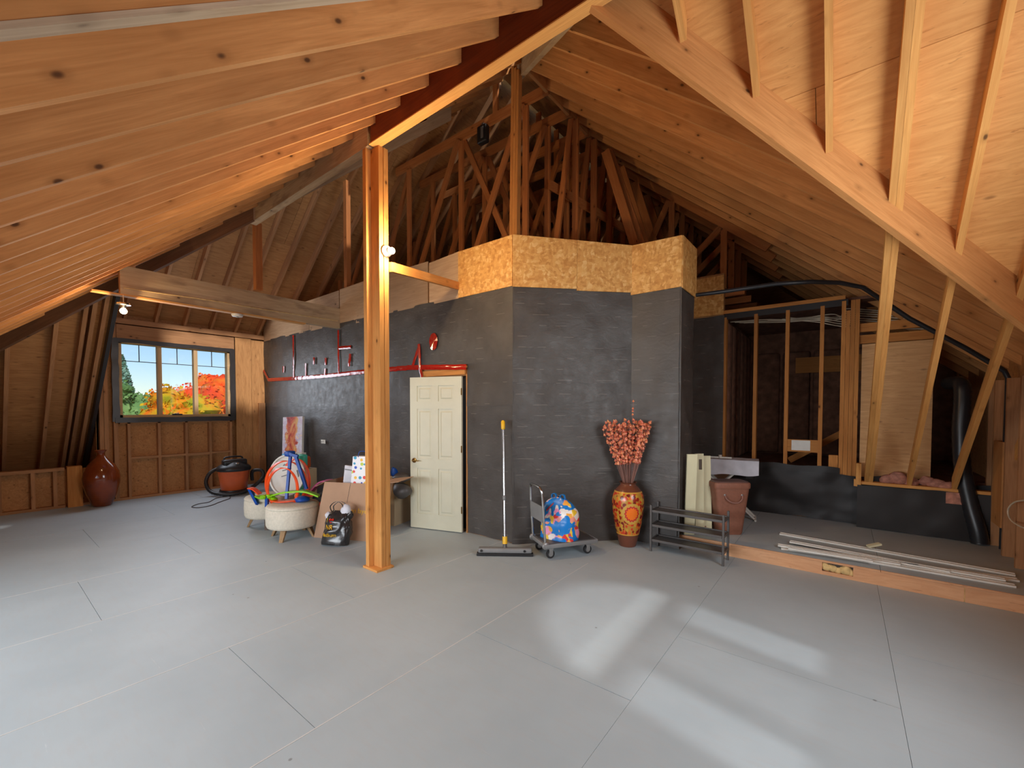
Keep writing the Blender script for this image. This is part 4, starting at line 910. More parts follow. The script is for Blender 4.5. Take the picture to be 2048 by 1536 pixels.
sb = thing('small_box', 'small white printed carton on the yellow tub', 'box', (-7.36, 3.44, .832)); MB().rbox((-.13, -.05, .2235), (.16, .06, .275), .005).xf(Mt).build('carton', M['white'], sb); MB().box((-.10, -.0515, .235), (.10, -.0503, .262)).xf(Mt).build('print', M['grey'], sb)
big, sh = carton((-5.02, 3.00, 0), .74, .42, .70, .447, 'big brown cardboard box with open flaps beside the post', 'card', [('+x', .28, .12), ('-x', .14, -.5)], lean=(.16, .10))
Mb = Matrix.Translation((-4.83, 3.06, 0)) @ Matrix.Rotation(.447, 4, 'Z')
ip = MB().box((-.36, -.20, .46), (.36, .20, .466)); ip.v = [sh(v) for v in ip.v]; ip.build('inner_panel', M['card'], big)
tx = text_mb('on layer', .085, Matrix.Identity(4)); tx.v = [sh(V((v.x + .20, -.211 - v.z, v.y + .36))) for v in tx.v]; tx.build('printed_words', M['yellow'], big, label='yellow printed words')
MB().add([sh(V((.0, -.2112, .45))), sh(V((.005, -.2112, .45))), sh(V((.005, -.2112, .70))), sh(V((0, -.2112, .70)))], [(0, 1, 2, 3)]).build('seam', M['gap'], big)
bk, _ = carton((-5.22, 3.70, 0), .60, .36, .62, .25, 'beige cardboard box against the black wall behind the post', 'card2', [('closed', 0, 0)])
gq = at(728, 968, 5.42); gb = thing('gift_bag', 'white polka dot gift bag standing in the big box', 'bag', (gq.x, gq.y, .467))
Mg = Matrix.Translation((gq.x, gq.y, .468)) @ Matrix.Rotation(.55, 4, 'Z')
MB().add([(-.16, -.07, 0), (.16, -.07, 0), (.16, .07, 0), (-.16, .07, 0), (-.12, -.05, .56), (.14, -.05, .56), (.14, .05, .56), (-.12, .05, .56)], [(3, 2, 1, 0), (0, 1, 5, 4), (1, 2, 6, 5), (2, 3, 7, 6), (3, 0, 4, 7), (4, 5, 6, 7)]).xf(Mg).build('bag_body', M['dots'], gb)
MB().tube(smoothpts([Mg @ V((-.05, -.05, .55)), Mg @ V((-.03, -.055, .62)), Mg @ V((.05, -.055, .62)), Mg @ V((.07, -.05, .55))], 5), .004, 6).build('bag_handle', M['blue'], gb)
bq = at(697, 965, 5.50); bk2 = thing('flat_box', 'grey-white flat box standing beside the gift bag', 'box', (bq.x, bq.y, .467)); MB().rbox((-.09, -.02, .0), (.09, .02, .42), .006).xf(Matrix.Translation((bq.x, bq.y, .475)) @ Matrix.Rotation(.5, 4, 'Z') @ Matrix.Rotation(.12, 4, 'Y')).build('cover', M['cloth'], bk2)
MB().box((-.08, -.0225, .36), (.08, -.0205, .375)).xf(Matrix.Translation((bq.x, bq.y, .475)) @ Matrix.Rotation(.5, 4, 'Z') @ Matrix.Rotation(.12, 4, 'Y')).build('stripe', M['grey'], bk2)
cp = thing('folded_clothes', 'folded grey cloth on the heap behind the cardboard box', 'clothes', (-5.72, 3.62, .45))
lp = MB(); lump(lp, (-5.78, 3.62, .55), .12, (1.3, 1, .55)); lump(lp, (-5.70, 3.60, .66), .10, (1.4, 1, .4)); lp.build('cloth_heap', M['cloth'], cp, smooth=True); lump(MB(), (-5.78, 3.62, .28), .24, (1, .9, 1)).build('dark_bag', M['black'], cp, smooth=True)
gt = thing('crumpled_bag', 'dark grey crumpled bag hanging out of the boxes right of the post', 'bag', (-4.78, 3.66, .45)); lump(lump(MB(), (-4.73, 3.60, .52), .13, (1.2, .8, .8)), (-4.77, 3.62, .69), .12, (1.3, .8, .6)).build('bag_body', M['darkgrey'], gt, smooth=True)
lump(MB(), (-4.86, 3.58, .76), .06, (.5, .8, 1.2)).build('blue_patch', M['blue'], gt, smooth=True)
pk_ = thing('toy_carrier', 'pink plastic carrier with an arched handle behind the big box', 'toy', (-5.95, 3.20, 0))
pa = at(668, 968, 6.55); pbase = V((-5.9, 3.24, 0))
Mp = frame((-5.86, 3.22, 0), (.85, .52, 0), (0, 0, 1))
MB().rbox((-.24, -.13, 0), (.24, .13, .40), .05).xf(Mp).build('carrier_body', M['black'], pk_, smooth=True)
MB().ribbon([Mp @ V(p) for p in smoothpts([(-.33, -.10, .32), (-.24, -.10, .44), (-.13, -.09, .56), (-.02, -.08, .60), (.12, -.08, .58), (.20, -.09, .48), (.235, -.10, .36)], 6)], .12, .02, (Mp.col[1].xyz)).build('arched_handle', M['pink'], pk_, smooth=40)
MB().rbox((-.02, -.145, .575), (.08, -.135, .605), .003).xf(Mp).build('name_plate', M['steel'], pk_)
MB().rbox((-.25, -.15, .22), (.25, -.132, .30), .008).xf(Mp).build('red_band', M['orange'], pk_)
# black printed shopping bag
bg_ = thing('shopping_bag', 'black plastic shopping bag with red and yellow print leaning on the box', 'bag', (-4.78, 2.62, 0))
Mk = frame((-4.79, 2.67, .0), (.88, .475, 0), (.14, .30, 1)); bb = MB()
def bagfn(u, v):
    an = 2 * PI * u; w_ = .17 + .015 * math.sin(v * 3) - .05 * v; dpt = .085 * (1 - .55 * v * v)
    p = V((w_ * (abs(math.cos(an)) ** .6) * (1 if math.cos(an) > 0 else -1), dpt * (abs(math.sin(an)) ** .7) * (1 if math.sin(an) > 0 else -1), .40 * v))
    k = noise.noise(p * 9 + V((3, 0, 0))) * .05 + abs(noise.noise(p * 17)) * .05
    return p + V((p.x, p.y * 1.3, 0)).normalized() * k * (.3 + .7 * v) + V((.05 * v + .03 * noise.noise(V((0, 0, v * 4))), -.02 * math.sin(v * 3), 0))
bb.grid(bagfn, 40, 16); bb.f.append(tuple(range(39, -1, -1))); bsurf = [v.copy() for v in bb.v]; bb.xf(Mk).build('bag_body', M['bagfilm'], bg_, smooth=70)
for s_ in (-1, 1): MB().ribbon([Mk @ V(p) for p in smoothpts([(-.07, s_ * .03, .385), (-.09, s_ * .035, .45), (-.02, s_ * .04, .505), (.06, s_ * .04, .48), (.10, s_ * .03, .39)], 6)], .02, .003, Mk.col[1].xyz).build('bag_handle', M['black'], bg_)
lump(MB(), Mk @ V((.10, .0, .40)), .075, (1, .7, 1)).build('white_contents', M['cloth'], bg_, smooth=True, label='white things bulging out of the bag'); lump(MB(), Mk @ V((-.13, .02, .34)), .045).build('white_contents', M['cloth'], bg_, smooth=True)
def front(x, z):
    a = sorted(((v.x - x) ** 2 + (v.z - z) ** 2, v.y) for v in bsurf if v.y < .02)[:5]; sw_ = sum(1 / (d_ + 1e-5) for d_, y in a); return sum(y / (d_ + 1e-5) for d_, y in a) / sw_ - .006
def kprint(body, size, x, z, mt, nm, lab):
    t_ = text_mb(body, size, Matrix.Identity(4)); t_.v = [Mk @ V((v.x + x, front(v.x + x, v.y + z) - v.z, v.y + z)) for v in t_.v]; t_.build(nm, M[mt], bg_, label=lab)
kprint('I', .07, -.085, .285, 'yellow', 'printed_word', 'yellow printed letter'); kprint('NR', .075, -.04, .205, 'yellow', 'printed_word', 'yellow printed letters'); kprint('Medium', .062, -.04, .115, 'yellow', 'printed_word', 'yellow printed word')
ht = MB(); hv = [(.034 * .0625 * 16 * (math.sin(a) ** 3), .034 * .0625 * (13 * math.cos(a) - 5 * math.cos(2 * a) - 2 * math.cos(3 * a) - math.cos(4 * a))) for a in [2 * PI * k / 24 for k in range(24)]]
ht.prism([Mk @ V((x - .02, front(x - .02, z + .285), z + .285)) for x, z in hv], Mk.to_3x3() @ V((0, -.003, 0))).build('printed_heart', M['tape'], bg_, label='red printed heart')
# cream ottomans and the toy race track on top
def ottoman(c, rz, label):
    o = thing('ottoman', label, 'ottoman', c, 'cream fabric ottomans'); c = V(c)
    MB().lathe([(.265, .14), (.295, .15), (.308, .18), (.312, .28), (.308, .365), (.295, .385)], c, 40).build('seat_body', M['fabric'], o, smooth=True)
    MB().lathe([(.297, .383), (.306, .39), (.308, .40), (.295, .42), (.24, .432), (.1, .436)], c, 40).build('seat_cushion', M['fabric'], o, smooth=True)
    for k in range(4):
        an = rz + PI / 2 * k; d = V((math.cos(an), math.sin(an), 0)); s = V((-d.y, d.x, 0))
        mb = MB(); t = [c + d * .20 + V((0, 0, .145)), c + d * .27 + V((0, 0, 0))]
        for p, w_ in ((t[0], .034), (t[1], .022)):
            for a_, b_ in ((-1, -1), (1, -1), (1, 1), (-1, 1)): mb.v.append(p + s * w_ * a_ + d * .6 * w_ * b_)
        mb.f = [(3, 2, 1, 0), (4, 5, 6, 7), (0, 1, 5, 4), (1, 2, 6, 5), (2, 3, 7, 6), (3, 0, 4, 7)]
        mb.build('leg', M['leg' if label.startswith('front') or k % 2 else 'legdark'], o)
    return o
ottoman((-5.53, 2.52, 0), -.95, 'front cream round ottoman nearer the cardboard box'); ottoman((-6.31, 2.56, 0), -.55, 'rear cream round ottoman half hidden by the front one')
tr = thing('toy_race_track', 'orange, blue and lime toy race track set on the ottomans', 'toy', (-5.75, 2.55, .44))
def tp(px, py, d=5.50): return at(px, py, d)
fw = V((-_F.x, -_F.y, 0)).normalized()
lw = (fw * .62 + V((_R.x, _R.y, 0)) * .78).normalized()
def ring(cx, cy, rx, ry, d, a0, a1, n=40, tilt=0.0): return [tp(cx + rx * math.cos(PI * 2 * (a0 + (a1 - a0) * i / n)), cy + ry * math.sin(PI * 2 * (a0 + (a1 - a0) * i / n)), d + tilt * math.cos(PI * 2 * (a0 + (a1 - a0) * i / n))) for i in range(n + 1)]
MB().ribbon(ring(572, 968, 40, 46, 5.55, .33, 1.30), .065, .012, lw).build('loop_track', M['orange'], tr, smooth=60)
MB().ribbon(ring(565, 978, 30, 42, 5.42, .36, 1.16), .06, .012, lw).build('loop_track', M['orange'], tr, smooth=60)
MB().ribbon(ring(592, 962, 26, 44, 5.62, .62, 1.22), .07, .012, lw).build('loop_track', M['orange'], tr, smooth=60)
def limb(a, b, d0=5.45, d1=5.45, r=.02, nm='support_leg', mt='blue'): MB().beam(tp(*a, d0), tp(*b, d1), r * 1.6, r * 1.6, up=fw).build(nm, M[mt], tr)
limb((581, 910), (573, 998), 5.48, 5.36, .02); limb((590, 908), (613, 978), 5.48, 5.5, .022); limb((499, 978), (515, 1008), 5.72, 5.58, .022); limb((534, 992), (534, 1014), 5.44, 5.36, .022); limb((572, 905), (596, 913), 5.46, 5.46, .024)
MB().rbox(tp(580, 908, 5.5) - V((.06, .05, .03)), tp(580, 908, 5.5) + V((.05, .05, .04)), .012).build('tower_cap', M['blue'], tr, smooth=True)
MB().ribbon(smoothpts([tp(516, 992, 5.66), tp(530, 996, 5.56), tp(545, 992, 5.46), tp(562, 986, 5.42), tp(585, 983, 5.40), tp(612, 983, 5.40), tp(638, 992, 5.42)], 6), .02, .09, V((0, 0, 1))).build('curve_track', M['green'], tr, smooth=60)
for px, py in ((540, 993), (548, 998), (528, 994)): lump(MB(), tp(px, py, 5.42), .04, (1, 1, .7), amp=.8).build('track_joint', M['green'], tr)
MB().ribbon(smoothpts([tp(498, 976, 5.72), tp(508, 978, 5.66), tp(520, 988, 5.60)], 5), .09, .012, fw).build('ramp', M['orange'], tr, smooth=60)
MB().ribbon(smoothpts([tp(545, 1000, 5.40), tp(560, 1003, 5.38), tp(585, 1001, 5.40), tp(605, 996, 5.48), tp(625, 990, 5.55)], 5), .012, .09, V((0, 0, 1))).build('base_track', M['orange'], tr, smooth=60)
lump(MB(), tp(605, 998, 5.44), .11, (1.1, .8, .38), amp=.2).build('launcher', M['blue'], tr, smooth=True)
tl = thing('toy_shelf', 'teal and light blue plastic pieces behind the toy tower', 'toy', tp(604, 918, 6.15)); MB().rbox(tp(604, 918, 6.15) - V((.10, .04, .10)), tp(604, 918, 6.15) + V((.10, .04, .07)), .02).build('teal_panel', M['teal'], tl, smooth=True); MB().rbox(tp(570, 915, 6.32) - V((.05, .03, .08)), tp(570, 915, 6.32) + V((.05, .03, .06)), .02).build('blue_panel', plain('light_blue_plastic', C(70, 160, 210)), tl, smooth=True)
MB().beam(tp(604, 930, 6.15), (tp(604, 930, 6.15).x, tp(604, 930, 6.15).y, .02), .05, .05, up=fw).beam(tp(572, 925, 6.32), (tp(572, 925, 6.32).x, tp(572, 925, 6.32).y, .02), .05, .05, up=fw).build('support_leg', M['teal'], tl)
bc = tp(574, 965, 5.84); bo = thing('baby_bath', 'white oval plastic tray with grey marks standing behind the orange loops', 'tray', (bc.x, bc.y, .44))
Mo = frame((bc.x, bc.y, .715), (_R.x, _R.y, .0), (-_F.x * -.14, -_F.y * -.14, 1)); ov = MB()
ov.grid(lambda u, v: Mo @ V((.235 * max(.02, v) * math.cos(2 * PI * u), .05 * (1 - v ** 4), .275 * max(.02, v) * math.sin(2 * PI * u))), 36, 8); ov.build('shell', M['white'], bo, smooth=True)
MB().tube([Mo @ V((.235 * math.cos(2 * PI * k / 36), 0, .275 * math.sin(2 * PI * k / 36))) for k in range(36)], .014, 8, closed=True).build('rim', M['white'], bo, smooth=True)
for x, z, w_, h_ in ((-.07, .14, .03, .03), (.0, .155, .04, .04), (-.03, .06, .12, .012), (-.05, -.02, .10, .010), (.13, .02, .02, .10)): MB().beam(Mo @ V((x - w_ / 2, .048, z)), Mo @ V((x + w_ / 2, .048, z + w_ * .3)), .012, h_, up=Mo.col[2].xyz).build('printed_mark', M['darkgrey'], bo)

# ================================================================== THINGS: middle
# wide floor squeegee leaning on the wall
hL, hR = V((-3.20, 3.47, 0)), V((-2.70, 3.83, 0)); hm = (hL + hR) / 2; ux = (hR - hL).normalized(); uy = V((-ux.y, ux.x, 0))
sq = thing('broom', 'wide grey floor broom with yellow grips leaning on the black wall', 'broom', hm)
Mh = frame(hm, ux, (0, 0, 1))
MB().rbox((-.30, -.045, .03), (.30, .035, .085), .015).xf(Mh).build('broom_head', M['grey'], sq, smooth=True)
MB().rbox((-.315, -.05, 0), (.315, .02, .03), .006).xf(Mh).build('bristle_strip', M['black'], sq)
for x in (-.26, .22): MB().lathe([(.014, 0), (.014, .006)], Mh @ V((x, -.046, .06)), 10, -Mh.col[1].xyz).build('hole_plug', M['black'], sq)
b0 = Mh @ V((-.0, .0, .08)); tp_ = at(1006, 841, 5.0); dv = tp_ - b0
MB().tube([b0, b0 + dv * .055], .022, 12).build('socket', M['darkgrey'], sq, smooth=True); MB().tube([b0 + dv * .03, b0 + dv * .085], .028, 12).build('lower_grip', M['yellow'], sq, smooth=True)
MB().tube([b0 + dv * .07, b0 + dv * .95], .0125, 10).build('pole', M['chrome'], sq, smooth=True); MB().tube([b0 + dv * .36, b0 + dv * .37, b0 + dv * .39, b0 + dv * .40], [.013, .018, .018, .013], 10).build('pole_lock', M['grey'], sq, smooth=True)
MB().tube([b0 + dv * .925, b0 + dv * .935, b0 + dv * .99, b0 + dv], [.016, .024, .024, .014], 12).build('top_grip', M['yellow'], sq, smooth=True)
# folding platform trolley with the blue bag
tO = V((-2.49, 3.79, 0)); tu = V((.53, .848, 0)).normalized(); tv = V((-tu.y, tu.x, 0)); Mt_ = frame(tO, tu, (0, 0, 1))
ty = thing('platform_trolley', 'grey folding platform trolley with upright handle by the black wall', 'trolley', tO + tu * .3 + tv * .2)
MB().rbox((0, 0, .13), (.62, .40, .165), .012).xf(Mt_).build('deck', M['grey'], ty, smooth=True); MB().rbox((.02, .02, .166), (.60, .38, .171), .002).xf(Mt_).build('deck_mat', M['darkgrey'], ty)
MB().rbox((-.012, -.012, .125), (.632, .0, .17), .006).rbox((-.012, .40, .125), (.632, .412, .17), .006).rbox((.62, 0, .125), (.634, .40, .17), .006).rbox((-.014, 0, .125), (0, .40, .17), .006).xf(Mt_).build('bumper', M['grey'], ty, smooth=True)
hq = [(-.0, .03, .15), (-.02, .03, .45), (-.035, .035, .70), (-.045, .06, .765), (-.05, .11, .785), (-.05, .29, .785), (-.045, .34, .765), (-.035, .365, .70), (-.02, .37, .45), (0, .37, .15)]
MB().tube([Mt_ @ V(p) for p in smoothpts(hq, 5)], .014, 10).build('handle', M['chrome'], ty, smooth=True)
MB().add([Mt_ @ V(p) for p in [(-.022, .03, .40), (-.022, .37, .40), (-.034, .365, .58), (-.034, .035, .58), (-.028, .03, .40), (-.028, .37, .40), (-.040, .365, .58), (-.040, .035, .58)]], [(0, 1, 2, 3), (7, 6, 5, 4), (0, 4, 5, 1), (1, 5, 6, 2), (2, 6, 7, 3), (3, 7, 4, 0)]).build('handle_panel', M['grey'], ty)
for y in (.02, .38): MB().lathe([(.035, -.015), (.04, -.01), (.04, .01), (.035, .015)], Mt_ @ V((.0, y, .15)), 16, tv).build('hinge_disc', M['steel'], ty, smooth=True)
for x, y in ((.07, .05), (.07, .35), (.53, .05), (.53, .35)):
    wh = MB().lathe([(.03, -.014), (.048, -.012), (.05, 0), (.048, .012), (.03, .014)], Mt_ @ V((x, y, .05)), 18, tv); o = wh.build('wheel', M['black'], ty, smooth=True)
    MB().lathe([(.028, -.016), (.028, .016)], Mt_ @ V((x, y, .05)), 12, tv).build('wheel_hub', M['steel'], o)
    MB().rbox((x - .03, y - .025, .10), (x + .03, y + .025, .13), .004).rbox((x - .022, y - .027, .04), (x + .022, y - .020, .11), .002).rbox((x - .022, y + .02, .04), (x + .022, y + .027, .11), .002).xf(Mt_).build('fork', M['steel'], ty)
bl = thing('printed_bag', 'bright blue printed plastic bag standing on the trolley', 'bag', tO + tu * .22 + tv * .2 + V((0, 0, .172)))
Mb2 = frame(tO + tu * .25 + tv * .20 + V((0, 0, .172)), (tu * .55 - tv * .83), (0, 0, 1)); bm_ = MB()
def bfn(u, v):
    an = 2 * PI * u; k = math.sqrt(max(0.0, 1 - max(0, (v - .45) / .55) ** 2.2)); w_ = .235 * (1 - .06 * (1 - v)) * max(.12, k); d_ = .145 * (1 - .3 * v) * max(.15, k)
    p = V((w_ * math.copysign(abs(math.cos(an)) ** .75, math.cos(an)), d_ * math.copysign(abs(math.sin(an)) ** .75, math.sin(an)), .46 * v))
    return p + p.normalized() * (.016 * noise.noise(p * 9) + .010 * noise.noise(p * 21))
bm_.grid(bfn, 44, 22); bm_.f.append(tuple(range(43, -1, -1))); bm_.xf(Mb2).build('bag_body', M['bagblue'], bl, smooth=70)
for x in (-.06, .05): MB().ribbon([Mb2 @ V(p) for p in smoothpts([(x - .03, 0, .42), (x - .025, -.01, .485), (x + .02, -.01, .49), (x + .03, 0, .42)], 5)], .03, .006, Mb2.col[1].xyz).build('bag_ear', M['bagplain'], bl, smooth=True)
MB().ribbon([Mb2 @ V(p) for p in smoothpts([(-.03, -.075, .40), (-.06, -.10, .36), (-.10, -.115, .31)], 5)], .02, .004, V((0, 0, 1))).build('red_tie', M['tape'], bl)
# painted floor vase with dried flowers
vc = V((-2.01, 4.83, 0)); fv = thing('floor_vase', 'painted floor vase with an orange sun flower holding dried stems', 'vase', vc)
prof = [(.095, 0), (.10, .008), (.115, .08), (.135, .16), (.160, .28), (.180, .42), (.187, .52), (.180, .60), (.160, .655), (.125, .70), (.095, .725), (.090, .745), (.105, .762), (.10, .764), (.075, .73)]
ob = MB().lathe(prof, vc, 44).build('vase_body', M['floral'], fv, smooth=True, origin=vc + V((0, 0, .38)), axis=(.788, .616, 0))
fb = thing('dried_flowers', 'fan of orange dried flowers standing in the painted vase', 'flowers', vc + V((0, 0, .74)))
rng = random.Random(3); stm = MB(); bud = MB(); base = vc + V((0, 0, .70)); R2 = V((_R.x, _R.y, 0)); F2 = V((_F.x, _F.y, 0))
def one_bud(p, d, r):
    s = d.orthogonal().normalized(); t = d.cross(s); b = len(bud.v); prof_ = ((0.15, 0), (.9, .45), (1, .9), (.6, 1.5), (.1, 2.3))
    for rr, h in prof_:
        for k in range(5): an = 2 * PI * k / 5; bud.v.append(p + d * r * h + (s * math.cos(an) + t * math.sin(an)) * r * rr * (.8 if k % 2 else 1.15))
    for i in range(4):
        for k in range(5): bud.f.append((b + i * 5 + k, b + i * 5 + (k + 1) % 5, b + i * 5 + 5 + (k + 1) % 5, b + i * 5 + 5 + k))
for i in range(52):
    a_ = rng.uniform(-1, 1) ; a_ = math.copysign(abs(a_) ** .85, a_); bdep = rng.uniform(-.7, .55); hh = rng.uniform(.70, .80) * (1 - .06 * a_ * a_)
    tip = base + R2 * (a_ * .285 - .02) + F2 * (bdep * .13 - .02) + V((0, 0, hh + (.06 if i == 7 else 0)))
    b0 = base + R2 * (a_ * .04) + F2 * (bdep * .03); stm.tube([b0, b0.lerp(tip, .5) + R2 * .006, tip], .0028, 4)
    for j in range(8):
        f = .40 + .6 * j / 7 + rng.uniform(-.03, .03); p = b0.lerp(tip, min(1, f)); d = ((tip - b0).normalized() + R2 * rng.uniform(-.5, .5) + F2 * rng.uniform(-.5, .5)).normalized(); one_bud(p, d, rng.uniform(.014, .023))
tip = base + R2 * .055 + V((0, 0, 1.03)); b0 = base + R2 * .01; stm.tube([b0, b0.lerp(tip, .6), tip], .003, 4)
for f in (.985, .90, .83, .87): one_bud(b0.lerp(tip, f), (tip - b0).normalized(), .013)
stm.build('stems', M['stem'], fb, kind='stuff'); bud.build('flower_buds', M['bud'], fb, kind='stuff', smooth=True)
# three-tier rack
rk = thing('shoe_rack', 'low dark metal three-tier rack in front of the platform step', 'rack', (-1.34, 4.90, 0)); x0, x1, y0, y1 = -1.715, -.955, 4.79, 5.02
for x in (x0, x1):
    for y in (y0, y1): MB().rbox((x - .011, y - .011, 0), (x + .011, y + .011, .535), .003).build('leg', M['darkgrey'], rk)
    for z in (.13, .30, .465): MB().box((x - .008, y0 + .01, z - .012), (x + .008, y1 - .01, z + .012)).build('side_rail', M['darkgrey'], rk)
for z in (.13, .30, .465):
    MB().rbox((x0 + .012, y0 - .006, z - .014), (x1 - .012, y0 + .010, z + .014), .003).rbox((x0 + .012, y1 - .010, z - .014), (x1 - .012, y1 + .006, z + .014), .003).rbox((x0 + .012, y0 + .01, z - .004), (x1 - .012, y1 - .01, z + .003), .001).build('shelf', M['darkgrey'], rk)

# ================================================================== THINGS: alcove
PZ = .1455
def plank(px0, px1, pyt, pyb, dt, db, label, notch=False, n=1):
    o = None
    bl_, br_, tl_, tr__ = at(px0[1], pyb, db), at(px1[1], pyb, db), at(px0[0], pyt, dt), at(px1[0], pyt, dt)
    wd = (br_ - bl_).length; bl_ = V((bl_.x, bl_.y, PZ)); X = (br_ - bl_); X.z = 0; X.normalize(); H = (tl_ - bl_).length
    Mx = frame(bl_, X, tl_ - bl_)
    o = thing('painted_plank', label, 'plank', bl_, 'cream planks leaning in the alcove')
    for i in range(n):
        mb = MB()
        if notch and i == 0: mb.box((0, 0, 0), (wd, .022, H * .80)).box((0, 0, H * .80), (wd * .42, .022, H * .93)).box((wd * .8, 0, H * .80), (wd, .022, H * .93)).box((0, 0, H * .93), (wd, .022, H))
        else: mb.box((.008 * i, .023 * i, 0), (wd, .023 * i + .021, H - .02 * i))
        mb.xf(Mx).build('board', M['cream'], o, axis=Mx.col[2].xyz)
    MB().box((wd * .1, -.0015, .06), (wd * .3, -.0003, .075)).xf(Mx).build('pencil_mark', M['stem'], o)
    if notch: MB().box((wd * .42, .012, H * .80), (wd * .8, .021, H * .93)).xf(Mx).build('lock_recess', M['legdark'], o, label='brown recess cut into the plank')
    return o
plank((1362, 1369), (1386, 1389), 909, 1056, 4.94, 5.02, 'leftmost cream plank leaning by the black corner')
plank((1377, 1391), (1400, 1408), 908, 1058, 5.08, 5.07, 'middle cream plank with a brown lock recess near its top', True)
plank((1394, 1408), (1412, 1424), 912, 1059, 5.16, 5.12, 'rightmost pair of cream planks leaning beside the brown hamper', False, 2)
rb, rt = at(1392, 1040, 5.40), at(1376, 851, 5.42); rb = V((rb.x, rb.y, PZ)); MBr = MB().beam(rb, rt, .022, .022); tag(MBr.build('white_rod', M['white'], axis=rt - rb), 'thin white square rod rising behind the cream planks', 'rod')
# brown hamper
hc = V((-1.07, 5.60, PZ)); hm_ = thing('laundry_hamper', 'tall brown lidded hamper on the platform edge', 'hamper', hc); Mh2 = frame(hc, (.80, .60, 0), (.02, .03, 1))
def rr(w_, d_, z, r=.05, n=5):
    p = []
    for cx, cy, a0 in ((w_ / 2 - r, d_ / 2 - r, 0), (-w_ / 2 + r, d_ / 2 - r, PI / 2), (-w_ / 2 + r, -d_ / 2 + r, PI), (w_ / 2 - r, -d_ / 2 + r, 1.5 * PI)):
        for k in range(n): a_ = a0 + PI / 2 * k / (n - 1); p.append(V((cx + r * math.cos(a_), cy + r * math.sin(a_), z)))
    return p
def loft(rings, mt, par, nm, M_):
    mb = MB(); n = len(rings[0])
    for r_ in rings: mb.v += [M_ @ p for p in r_]
    for i in range(len(rings) - 1):
        for k in range(n): mb.f.append((i * n + k, i * n + (k + 1) % n, i * n + n + (k + 1) % n, i * n + n + k))
    mb.f.append(tuple(range(n - 1, -1, -1))); e = (len(rings) - 1) * n; mb.f.append(tuple(e + k for k in range(n))); return mb.build(nm, mt, par, smooth=40)
loft([rr(.265, .20, 0), rr(.28, .205, .02), rr(.40, .27, .55)], M['hamper'], hm_, 'basket', Mh2)
loft([rr(.418, .285, .552), rr(.422, .29, .57), rr(.422, .29, .605), rr(.41, .275, .62)], M['hamper'], hm_, 'lid_rim', Mh2); loft([rr(.40, .265, .621), rr(.38, .25, .632)], M['hamperlid'], hm_, 'lid', Mh2)
MB().tube([Mh2 @ V(p) for p in smoothpts([(-.10, -.135, .47), (-.085, -.155, .43), (-.03, -.165, .395), (.04, -.165, .395), (.085, -.158, .43), (.10, -.14, .47)], 5)], .008, 8).build('rope_handle', M['stem'], hm_, smooth=True)
for x in (-.10, .10): MB().lathe([(.012, 0), (.014, .006), (.006, .01)], Mh2 @ V((x, -.128, .475)), 10, -Mh2.col[1].xyz).build('handle_rivet', M['steel'], hm_)
# folding table under a white sheet, with boxes beneath
tc = V((-1.33, 6.42, PZ)); ta = thing('folding_table', 'white folding table with crossed legs in the alcove', 'table', tc); Mt3 = frame(tc, (1, .15, 0), (0, 0, 1))
MB().rbox((-.42, -.13, .76), (.42, .13, .795), .01).xf(Mt3).build('tabletop', M['white'], ta)
for y in (-.10, .08):
    MB().beam(Mt3 @ V((-.43, y, .012)), Mt3 @ V((.32, y, .76)), .04, .022).build('leg', M['white'], ta); MB().beam(Mt3 @ V((.43, y + .028, .012)), Mt3 @ V((-.32, y + .028, .76)), .04, .022).build('leg', M['white'], ta)
for x in (-.43, .43): MB().tube([Mt3 @ V((x, -.14, .014)), Mt3 @ V((x, .14, .014))], .014, 8).build('foot_bar', M['white'], ta, smooth=True)
sc_ = MB()
def shf(u, v):
    x = -.46 + .92 * u; s = (v - .5) * 2; d_ = .20
    if abs(s) < .45: p = V((x, s / .45 * .14, .805 + .012 * noise.noise(V((x * 7, s * 4, 1)))))
    else: t_ = (abs(s) - .45) / .55; p = V((x, math.copysign(.14 + .02 * t_ + .012 * noise.noise(V((x * 9, t_ * 3, s))), s), 0.805 - t_ * (.20 + .03 * noise.noise(V((x * 5, 2, s))))))
    return Mt3 @ p
tag(sc_.grid(shf, 40, 26).build('dust_sheet', M['cloth'], smooth=True), 'crumpled white sheet draped over the folding table', 'sheet')
ft = thing('small_tap', 'little white plastic pieces lying on the draped table', 'fitting', Mt3 @ V((.02, -.10, .815))); MB().tube([Mt3 @ V((.0, -.10, .815)), Mt3 @ V((.0, -.10, .86))], .022, 10).build('knob', M['white'], ft, smooth=True); MB().beam(Mt3 @ V((-.18, -.10, .826)), Mt3 @ V((.14, -.10, .826)), .02, .02).build('rod', M['white'], ft)
carton(Mt3 @ V((-.13, .34, 0)), .42, .24, .56, .3, 'brown cardboard box under the folding table', 'card', [('closed', 0, 0)])
loft([rr(.22, .16, .56, .03), rr(.26, .18, .70, .03), rr(.27, .19, .758, .03)], M['clear'], ta, 'hanging_plastic', Mt3 @ Matrix.Translation((.30, -.02, 0)))
pf = thing('wooden_frame', 'brown wooden frame leaning behind the hamper', 'frame', (-1.30, 5.80, PZ)); Mf = frame((-1.335, 5.83, PZ), (.85, .52, 0), (-.12, .25, 1))
for lo, hi in (((-.15, 0, 0), (-.11, .02, .52)), ((.11, 0, 0), (.15, .02, .52)), ((-.11, 0, 0), (.11, .02, .04)), ((-.11, 0, .48), (.11, .02, .52))): MB().box(lo, hi).xf(Mf).build('frame_rail', M['darkwood'], pf)
MB().box((-.11, .008, .04), (.11, .014, .48)).xf(Mf).build('backing', M['hamperlid'], pf)
